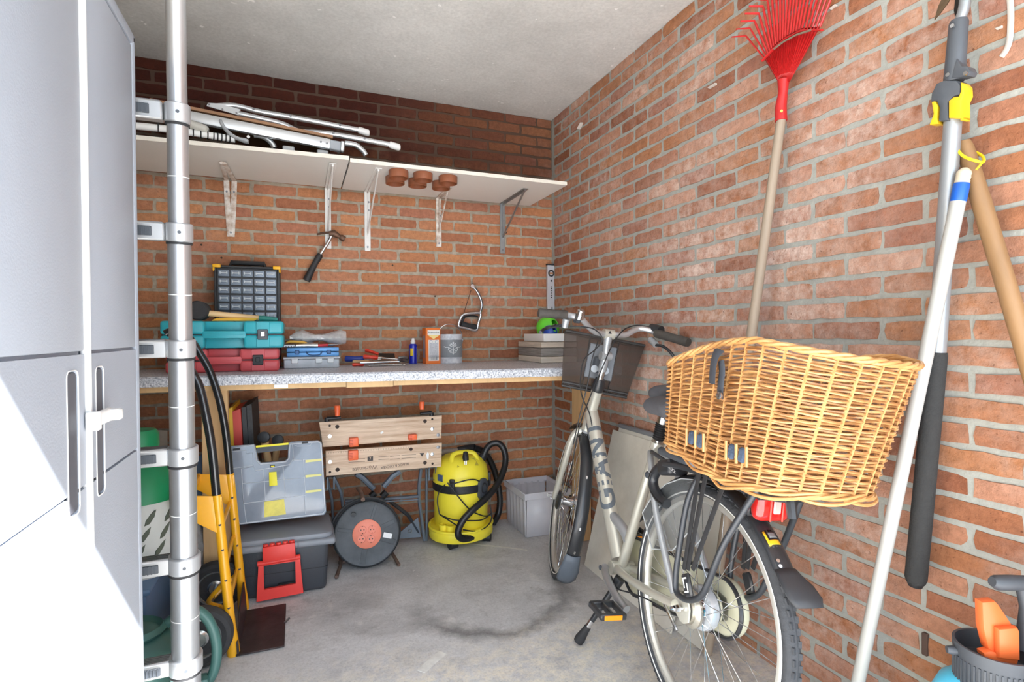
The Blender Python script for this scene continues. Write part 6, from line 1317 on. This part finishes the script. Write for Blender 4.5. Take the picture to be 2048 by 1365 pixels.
b = MB(SM); b.tube([V((*p, W1)) for p in tp], .006, 8, closed=True); b.build('top_rim', DKB, fbk)
b = MB(SM); 
for z in (0, .016): b.tube([V((p[0], p[1], W0+z)) for p in bt_], .006, 6, closed=True)
b.box((.966, -.002, W0+.008), (.125, .27, .016), bev=.004); b.build('base_band', DKB, fbk)
for v_ in (.065, -.07): b = MB(SM); b.tube([V((.897, v_*.85, W0)), V((.882, v_, W1))], .0022, 6); b.build('panel_rib', DKB, fbk)
b = MB(SM); b.box((.888, -.004, 1.02), (.008, .125, .155), bev=.004); b.build('mount_plate', MGREY, fbk)
b = MB(SM); b.box((.870, -.0, 1.005), (.03, .066, .07), bev=.008); mk_ = b.build('mount_block', DGREY, fbk)
for s in (-1, 1): b = MB(SM); b.tube([V((.856, s*.025, .985)), V((.850, s*.025, .985))], .016, 14); b.tube([V((.851, s*.025, .985)), V((.848, s*.025, .985))], .006, 10); b.build('mount_screw', SILD, fbk)

# ------------------------------------------------------------------ wicker basket on the carrier
wk = thing('wicker_basket', 'large honey-coloured wicker basket strapped on the rear carrier of the bicycle', 'basket', BM @ V((-.22, 0, .775)))
WKM = mat('wicker', srgb(204, 156, 100), .40, c2=srgb(150, 98, 54), vscale=22, bump=.2, bscale=90, coat=.15)
WKS = mat('wicker_stake', srgb(212, 166, 108), .40, c2=srgb(182, 126, 72), vscale=14, coat=.15)
def wz(u_, t): 
    f = max(0., min(1., (.04-u_)/.54)); z0 = .822-.050*min(1, f*1.9)+.020*max(0, f-.55)/.45; z1 = 1.022+.085*math.sin(min(1, f*1.35)*PI/2)-.025*max(0, f-.72)/.28
    return z0+(z1-z0)*t
def wring(t, n, da=0., grow=0.):
    # rounded outline of the basket at height fraction t (0 base, 1 rim)
    u1, u0 = .026-.014*t, -.422-.078*t; hw = .172+.024*t; out = []
    rf, rr_ = .045, .15+.03*t; P = []
    corners = [((u1-rf, hw-rf), rf, 0), ((u0+rr_, hw-rr_), rr_, PI/2), ((u0+rr_, -hw+rr_), rr_, PI), ((u1-rf, -hw+rf), rf, 1.5*PI)]
    poly = []
    for (cx, cy), r, a in corners:
        for i in range(13): poly.append((cx+(r+grow)*math.cos(a+PI/2*i/12), cy+(r+grow)*math.sin(a+PI/2*i/12)))
    L_ = [0]; 
    for i in range(len(poly)): p, q = poly[i], poly[(i+1) % len(poly)]; L_.append(L_[-1]+math.hypot(q[0]-p[0], q[1]-p[1]))
    k = 0
    for i in range(n):
        s = (i+da)/n*L_[-1] % L_[-1]
        while not (L_[k] <= s < L_[k+1]): k = (k+1) % len(poly)
        f = (s-L_[k])/(L_[k+1]-L_[k]); p, q = poly[k], poly[(k+1) % len(poly)]; x, y = p[0]+(q[0]-p[0])*f, p[1]+(q[1]-p[1])*f
        nx, ny = (q[1]-p[1]), -(q[0]-p[0]); l_ = math.hypot(nx, ny) or 1; out.append((x, y, nx/l_, ny/l_))
    return out
NST = 34; rows = 38
b = MB(BM)
for r_ in range(rows):
    t = .05+.91*r_/(rows-1); ring = wring(t, NST*6); path = []; ph = r_ % 2
    for i, (x, y, nx, ny) in enumerate(ring):
        o = .0058*math.cos(PI*(i/6+ph))
        path.append((x+nx*o, y+ny*o, wz(x, t)+.0012*math.sin(i*.55+r_*2.3)))
    b.tube(path, .0030, 5, closed=True, up=(0, 0, 1))
b.build('weave', WKM, wk, kind='stuff')
for i in range(NST):
    path = []
    for k in range(7): t = k/6; x, y, nx, ny = wring(t, NST*6, 3)[i*6]; path.append((x, y, wz(x, t)))
    q = MB(BM); q.tube(path, .0036, 5); q.build('stake', WKS, wk)
def braid(t, r, nm, amp, turns, k=3, n=160, lift=0.):
    for j in range(k):
        ring = wring(t, n); path = []
        for i, (x, y, nx, ny) in enumerate(ring): a = 2*PI*(i*turns/n)+2*PI*j/k; path.append((x+nx*(amp*math.cos(a)+.003), y+ny*(amp*math.cos(a)+.003), wz(x, t)+lift+amp*math.sin(a)))
        q = MB(BM); q.tube(path, r, 6, closed=True, up=(0, 0, 1)); q.build(nm, WKS, wk)
braid(1., .0044, 'rim_braid', .0046, 15); braid(.0, .0042, 'base_braid', .0055, 8, 3, 160, .004); braid(0., .0038, 'base_braid', .009, 6, 2, 160, -.004)
ring = wring(.02, 40); b = MB(BM); b.add([(x*.98, y*.97, wz(x, .02)) for x, y, _, _ in ring], [tuple(range(40))]); b.build('basket_floor', WKM, wk, solid=.008)
ring = wring(.5, 60, 0, -.012); b = MB(BM)
def wside(t, n=60): return [(x-nx*.011, y-ny*.011, wz(x, t)) for x, y, nx, ny in wring(t, n)]
DST = mat('strap_grey', srgb(64, 68, 76), .6, vary=.08)
def wp(px, py, v): return bpx(px, py, v)
b = MB(BM); pts_ = [wp(1441, 701, .215), wp(1434, 706, .222), wp(1428, 722, .222), wp(1425, 745, .220), wp(1424, 768, .218)]
b.tube(spline(pts_, 5), .0195, 8, flat=.16, up=(.1, 1, 0)); b.build('strap', DST, wk, label='dark grey fabric strap over the rim')
b = MB(BM); b.tube(spline([wp(1442, 722, .214), wp(1444, 745, .212), wp(1441, 770, .210), wp(1440, 798, .206)], 5), .0125, 8, flat=.2, up=(.1, 1, 0)); b.build('strap', DST, wk)
p = wp(1440, 792, .213); b = MB(BM); b.tube([p, p+V((0, .004, 0)), p+V((0, .006, 0))], [.0095, .0095, .005], 16); b.build('snap_button', STEEL, wk)
PAD = mat('blue_padding', srgb(70, 84, 106), .95, vary=.3, vscale=80, bump=.8, bscale=120)
for px, py in ((1383, 876), (1400, 882), (1463, 904), (1484, 911)):
    p = wp(px, py, .186); b = MB(BM); b.box(p, (.020, .010, .034), rot=(0, -.1, 0), bev=.004); b.build('padding', PAD, wk, label='dark blue padding in a gap of the weave')
for px, py in ((1374, 875), (1391.5, 879), (1408, 886), (1453, 901), (1473.5, 908), (1494, 915)):
    p = wp(px, py, .192); b = MB(BM); b.tube([p+V((0, -.001, -.022)), p+V((.002, .002, .022))], .0036, 6); b.build('stake', WKS, wk)
b = MB(BM); kc = bpx(1389, 919, .095); b.lathe([(.0, -.01), (.012, -.01), (.0225, 0), (.0245, .010), (.020, .019), (.0, .022)], 7, Matrix.Translation(kc) @ Matrix.Rotation(-PI/2, 4, 'X')); b.build('clamp_knob', MGREY, wk)
b = MB(BM); b.tube([kc+V((0, -.01, 0)), kc+V((0, -.19, .0))], .010, 10); b.build('clamp_bar', DGREY, wk)
b = MB(BM); b.tube([bpx(1322, 902, .06), bpx(1380, 926, .06)], .013, 10); b.build('mount_tube', DGREY, wk)
b = MB(BM); b.box(bpx(1412, 925, .075), (.05, .03, .035), bev=.004); b.build('clamp_plate', BLK, wk)
# ------------------------------------------------------------------ long tools against the right wall
AGED = mat('aged_handle', srgb(160, 144, 126), .6, vary=.14, vscale=6, stretch=(3, 3, .3), bump=.2, bscale=60)
RAKR = mat('rake_red', srgb(186, 36, 36), .42, vary=.05)
rx = -.055
rk = thing('leaf_rake', 'red fan leaf rake with weathered wooden handle leaning on the brick wall', 'rake', (-.16, -1.6, 0))
A = lambda px, py, x=rx: on_x(px, py, x)
h0 = A(1562.5, 238); h1 = A(1500, 690, -.10); dd = (h1-h0); foot = h0+dd*((h0.z-.012)/(h0.z-h1.z))
b = MB(); b.tube([foot, h1, h0], [.0165, .016, .0145], 16); b.build('handle', AGED, rk)
b = MB(); b.tube([A(1562, 242), A(1561.5, 215), A(1566, 185), A(1567, 160)], [.0185, .0175, .014, .018], 16); b.build('socket', RAKR, rk)
b = MB(); b.tube([A(1563, 222, rx-.018), A(1563, 222, rx-.022)], .004, 8); b.build('rivet', mat('brass', srgb(190, 160, 70), .4, .8), rk)
web = [(1558, 166), (1545, 140), (1529, 116), (1545, 96), (1568, 74), (1600, 58), (1632, 54), (1642, 62), (1622, 96), (1600, 122), (1578, 164)]
N_ = 22; tips = []; 
for i in range(N_):
    f = i/(N_-1); px = 1487+f*193; py = 66-175*math.sin(min(1., f*1.25)*PI/2)+60*max(0, f-.6)/.4; tips.append((px, py))
def bez(p, f): i = f*(len(p)-1); k = min(int(i), len(p)-2); t = i-k; return (p[k][0]*(1-t)+p[k+1][0]*t, p[k][1]*(1-t)+p[k+1][1]*t)
band = [(1529, 117), (1548, 92), (1572, 72), (1602, 57), (1640, 53)]
neck = [(1557, 164), (1562, 162), (1568, 162), (1574, 162), (1579, 164)]
g0 = []
for i in range(N_*2+1):
    f = i/(N_*2); a = bez(neck, f); c = bez(band, f); rr = .006*(1 if i % 2 else -.2); row = []
    for k in range(7): t = k/6; row.append(A(a[0]+(c[0]-a[0])*t, a[1]+(c[1]-a[1])*t, rx-.012*math.sin(t*PI)*(1-abs(f-.5))-rr*t))
    g0.append(row)
b = MB(); b.quadgrid(g0); b.build('fan_web', RAKR, rk, solid=.003)
for i in range(N_):
    f = i/(N_-1); c = bez(band, f); t_ = tips[i]; a = A(c[0], c[1], rx-.004); m_ = A(c[0]+(t_[0]-c[0])*.8, c[1]+(t_[1]-c[1])*.8, rx-.012); e = A(t_[0], t_[1], rx-.012)
    v = (e-m_); tip = m_+v*.75+Vector((-.045, .012, -.012)); b = MB(); b.tube([a, m_, m_+v*.45, tip], [.0042, .0042, .0042, .003], 6, flat=.7); b.build('tine', RAKR, rk)
b = MB(); b.tube(spline([A(*bez([(1524, 122), (1548, 97), (1572, 77), (1602, 62), (1644, 60)], k/8), rx-.020) for k in range(9)], 3), .0055, 8, flat=.6); b.build('cross_band', RAKR, rk)
b = MB(); b.tube(spline([A(*bez([(1548, 98), (1566, 84), (1592, 70), (1622, 60)], k/6), rx-.026) for k in range(7)], 3), .0032, 6); b.build('tie_wire', mat('dull_wire', srgb(150, 136, 120), .5, .6), rk)

pp = thing('pole_pruner', 'grey telescopic pole pruner with yellow triggers and black foam grip', 'pruner', (-.06, -2.25, .5))
px_ = -.080
P0, P1, P2 = A(1906, 236, px_), A(1874, 705, px_), A(1831, 1165, px_)
b = MB(); b.tube([P1, P0], [.0185, .0175], 22); b.build('pole', mat('pole_grey', srgb(158, 162, 166), .34, .45), pp)
b = MB(); b.tube([P2, P2.lerp(P1, .02), P2.lerp(P1, .98), P1], [.020, .0235, .0215, .020], 22); fg = b.build('foam_grip', mat('foam_black', srgb(46, 46, 46), .9, vary=.15, vscale=60, bump=.5, bscale=200), pp)
b = MB(); b.tube([P2+(P2-P1)*.018, P2], [.015, .019], 18); b.build('end_cap', BLACKP, fg)
CHC = mat('charcoal_plastic', srgb(78, 82, 88), .45, vary=.05); PYL = mat('trigger_yellow', srgb(232, 188, 34), .4, vary=.03)
pn = plane(A(1905, 205, px_), (0, -1, 0), (0, 0, 1))
def ppoly(pts, d, z, mm, nm, bev=.003):
    q = MB(); q.prism(ccw(to2(pn, pts)), d, pn[0] @ Matrix.Translation((0, 0, z)), bev=bev); return q.build(nm, mm, pp)
ppoly([(1888, 245), (1890, 220), (1884, 205), (1872, 206), (1874, 190), (1884, 170), (1900, 163), (1925, 164), (1933, 172), (1933, 192), (1918, 197), (1908, 208), (1910, 245)], .045, -.022, CHC, 'joint_housing', .006)
ppoly([(1872, 206), (1880, 204), (1886, 214), (1884, 240), (1887, 250), (1868, 252), (1876, 230)], .030, -.012, PYL, 'trigger')
ppoly([(1934, 168), (1940, 175), (1941, 192), (1935, 205), (1935, 240), (1910, 239), (1910, 205), (1920, 197), (1930, 196), (1934, 186)], .036, -.012, PYL, 'trigger')
ppoly([(1930, 239), (1935, 236), (1935, 242), (1929, 243)], .03, -.012, PYL, 'trigger')
T0, T1 = A(1908, 164, px_), A(1918, 40, px_)
b = MB(); b.tube([T0, T0.lerp(T1, .05), T0.lerp(T1, .95), T1], [.019, .0205, .0185, .016], 20); b.build('head_sleeve', CHC, pp)
ppoly([(1912, 160), (1924, 120), (1934, 135), (1946, 136), (1951, 146), (1946, 154), (1930, 158)], .03, -.010, CHC, 'pivot_ear')
for q_ in ((1897, 150), (1932, 147), (1906, 52)): p = A(*q_, px_-.021); b = MB(); b.tube([p, p+Vector((-.004, 0, 0))], .0045, 10); b.build('screw', STEEL, pp)
b = MB(); b.tube(spline([A(1919, 42, px_), A(1927, 20, px_), A(1931, -10, px_), A(1928, -60, px_)], 4), .011, 12); b.build('head_arm', mat('arm_grey2', srgb(150, 154, 158), .4, .5), pp)
ppoly([(1908, 40), (1904, 20), (1907, -10), (1914, -60), (1924, -60), (1920, 10), (1918, 38)], .006, -.012, mat('blade_black', srgb(40, 36, 34), .35, .5), 'hook_blade', .001)
ppoly([(1868, 40), (1876, 12), (1892, -20), (1925, -55), (1922, -40), (1896, 4), (1880, 26)], .004, -.004, mat('blade_bronze', srgb(110, 92, 72), .4, .7), 'cutting_blade', .001)

wh = thing('wooden_staff', 'thick brown wooden staff with a yellow cord leaning at the right edge', 'staff', (-.07, -2.4, 0))
w0, w1 = A(1927, 285, -.05), A(2048, 690, -.06); we = w0+(w1-w0)*((w0.z-.013)/(w0.z-w1.z))
b = MB(); b.tube([w0, w0.lerp(w1, .03), w0.lerp(w1, .3), w1, we], [.0135, .0165, .0185, .0185, .0185], 18); b.build('shaft', mat('brown_ash', srgb(146, 112, 76), .5, vary=.18, vscale=5, stretch=(3, 3, .4)), wh)
b = MB(); b.tube(spline([A(1915, 299, -.075), A(1926, 312, -.082), A(1945, 320, -.082), A(1966, 324, -.066), A(1964, 312, -.036), A(1940, 300, -.028), A(1920, 294, -.04)], 5, True), .0032, 8, closed=True); b.tube([A(1966, 324, -.066), A(1952, 340, -.072)], .0022, 6); b.build('cord', mat('cord_yellow', srgb(246, 214, 30), .45), wh)

wp_ = thing('white_pole', 'long white pole with blue band and pale tip leaning across the brick wall', 'pole', (-.2, -2.1, 0))
v0, v1 = A(1921, 380, -.092), A(1716, 1365, -.20); vd = v1-v0; vf = v0+vd*((v0.z-.016)/(v0.z-v1.z))
WPM = mat('pole_white', srgb(176, 176, 172), .4, vary=.05, vscale=10, coat=.2)
b = MB(); b.tube([v0+vd*.02, vf], [.0150, .0150], 20); b.build('pole', WPM, wp_)
b = MB(); b.tube([v0-vd*.012, v0-vd*.010, v0+vd*.020, v0+vd*.022], [.0145, .0158, .0158, .015], 20); b.build('blue_band', mat('band_blue', srgb(24, 88, 180), .4), wp_)
b = MB(); tb_ = [v0-vd*.012-vd*.0035*k for k in range(9)]; b.tube(tb_, [.0148 if k % 2 else .0138 for k in range(7)]+[.011, .006], 16); b.build('tip', mat('tip_cream', srgb(198, 186, 164), .7), wp_)

# ------------------------------------------------------------------ pressure sprayer in the bottom right corner
SPX, SPY = -.165, -2.425
sy_ = thing('pressure_sprayer', 'garden pressure sprayer with cyan tank, black ribbed collar and orange pump catch', 'sprayer', (SPX, SPY, 0)); TS = Matrix.Translation((SPX, SPY, 0))
CYN = mat('tank_cyan', srgb(84, 200, 238), .35, vary=.03); SPD = mat('sprayer_black', srgb(70, 74, 80), .5, vary=.05)
b = MB(); b.lathe([(.0, .0), (.085, .0), (.106, .012), (.110, .08), (.110, .32), (.105, .362), (.092, .392), (.07, .412), (.05, .42)], 44, TS); b.build('tank', CYN, sy_)
cpos = CAM+(ray(1983, 1300))*1.12
cz = cpos.z
b = MB(); pr = [(.060, cz-.09), (.0655, cz-.075), (.0665, cz-.02), (.0690, cz-.004), (.0690, cz+.008), (.0640, cz+.008), (.0620, cz-.03), (.0, cz-.035)]; b.lathe(pr, 56, TS); cl = b.build('collar', SPD, sy_)
for k in range(48): a = 2*PI*k/48; b = MB(); b.box((SPX+.0668*math.cos(a), SPY+.0668*math.sin(a), cz-.047), (.004, .0035, .055), rot=(0, 0, a)); b.build('collar_rib', SPD, cl)
v = Vector((-.80, .60, 0)).normalized(); b = MB(); b.tube([Vector((SPX, SPY, cz-.012))+v*.062, Vector((SPX, SPY, cz-.012))+v*.074, Vector((SPX, SPY, cz-.012))+v*.084], [.008, .009, .007], 12); b.build('hose_nipple', SPD, sy_)
ORP = mat('catch_orange', srgb(222, 106, 54), .4, vary=.04)
po = plane(cpos, (.93, -.368, 0), (0, 0, 1))
def opoly2(pts, d, z, nm, bev=.003): q = MB(); q.prism(ccw(to2(po, pts)), d, po[0] @ Matrix.Translation((0, 0, z)), bev=bev); return q.build(nm, ORP, sy_)
opoly2([(1950, 1197), (1976, 1195), (1984, 1203), (2010, 1242), (2013, 1300), (1975, 1300), (1962, 1290), (1952, 1248)], .022, -.004, 'pump_catch', .005)
opoly2([(1971, 1243), (2008, 1240), (2012, 1248), (2013, 1305), (1972, 1300)], .016, .016, 'catch_pad', .005)
opoly2([(1948, 1294), (1962, 1290), (2016, 1308), (2014, 1317), (1960, 1308), (1949, 1301)], .02, .004, 'catch_foot', .003)
hp_ = [on_plane(px, py, cpos+Vector((.0, .0, 0)), po[2]) for px, py in ((1984, 1164), (1992, 1166), (2020, 1166), (2070, 1167))]
b = MB(); b.tube(hp_, [.010, .0155, .016, .015], 14, flat=.95); b.build('pump_handle', SPD, sy_, label='black T-shaped pump handle')
hs_ = [on_plane(px, py, cpos+Vector((.0, .0, 0)), po[2]) for px, py in ((2044, 1170), (2052, 1215), (2056, 1260), (2052, 1300))]
b = MB(); b.tube(hs_, [.012, .011, .018, .018], 14); b.build('pump_shaft', SPD, sy_)

# ------------------------------------------------------------------ marks on the walls: plugs, screws, plaster runs, an open joint
def mark(par, nm, mm, pts, r, k=4, flat=.5):
    b = MB(); b.tube(spline(pts, k), r, 7, flat=flat); return b.build(nm, mm, par)
PLS = mat('plaster_white', srgb(200, 192, 184), .9, vary=.1, bump=.6)
mark(wr, 'plaster_run', PLS, [A(2020, -10, -.003), A(2022, 30, -.003), A(2020, 75, -.003), A(2014, 98, -.003), A(2003, 114, -.003)], .0065)
mark(wr, 'plaster_spot', PLS, [A(1995, 58, -.002), A(2006, 54, -.002)], .009, flat=.3); mark(wr, 'plaster_spot', PLS, [A(1420, 176, -.002), A(1433, 168, -.002)], .013, flat=.3)
mark(wr, 'plaster_spot', PLS, [A(1632, 56, -.002), A(1638, 46, -.002)], .010, flat=.3); mark(wr, 'plaster_spot', PLS, [A(1662, 18, -.002), A(1672, 10, -.002)], .008, flat=.3)
mark(wr, 'plaster_spot', PLS, [A(1158, 258, -.002), A(1165, 246, -.002)], .016, flat=.25)
b = MB(); c = A(1851, 1289, .001); b.box(c, (.012, .014, .058), bev=.002); b.build('weep_slot', mat('slot_brown', srgb(84, 66, 58), .9), wr)
for px, py in ((403, 490), (443, 516), (785, 531), (870, 593), (1006, 399), (1012, 466), (784, 711), (818, 278)):
    p = on_y(px, py, -.0025); b = MB(); b.tube([p, p+Vector((0, -.004, 0))], .005, 8); b.build('wall_plug', mat('plug_dark', srgb(70, 52, 44), .8), wb)
# loose grit and two paint streaks on the floor
for pts, r in (([on_z(842, 1344, .0005), on_z(866, 1322, .0008), on_z(886, 1306, .0005)], .018), ([on_z(936, 1088, .0005), on_z(1000, 1094, .0006), on_z(1055, 1101, .0005)], .008)):
    b = MB(); b.tube(spline(pts, 4), r, 8, flat=.06, up=(0, 0, 1)); o = b.build('paint_streak', mat('streak_white', srgb(222, 220, 214), .8, vary=.15, vscale=30)); o.parent = bpy.data.objects['floor']
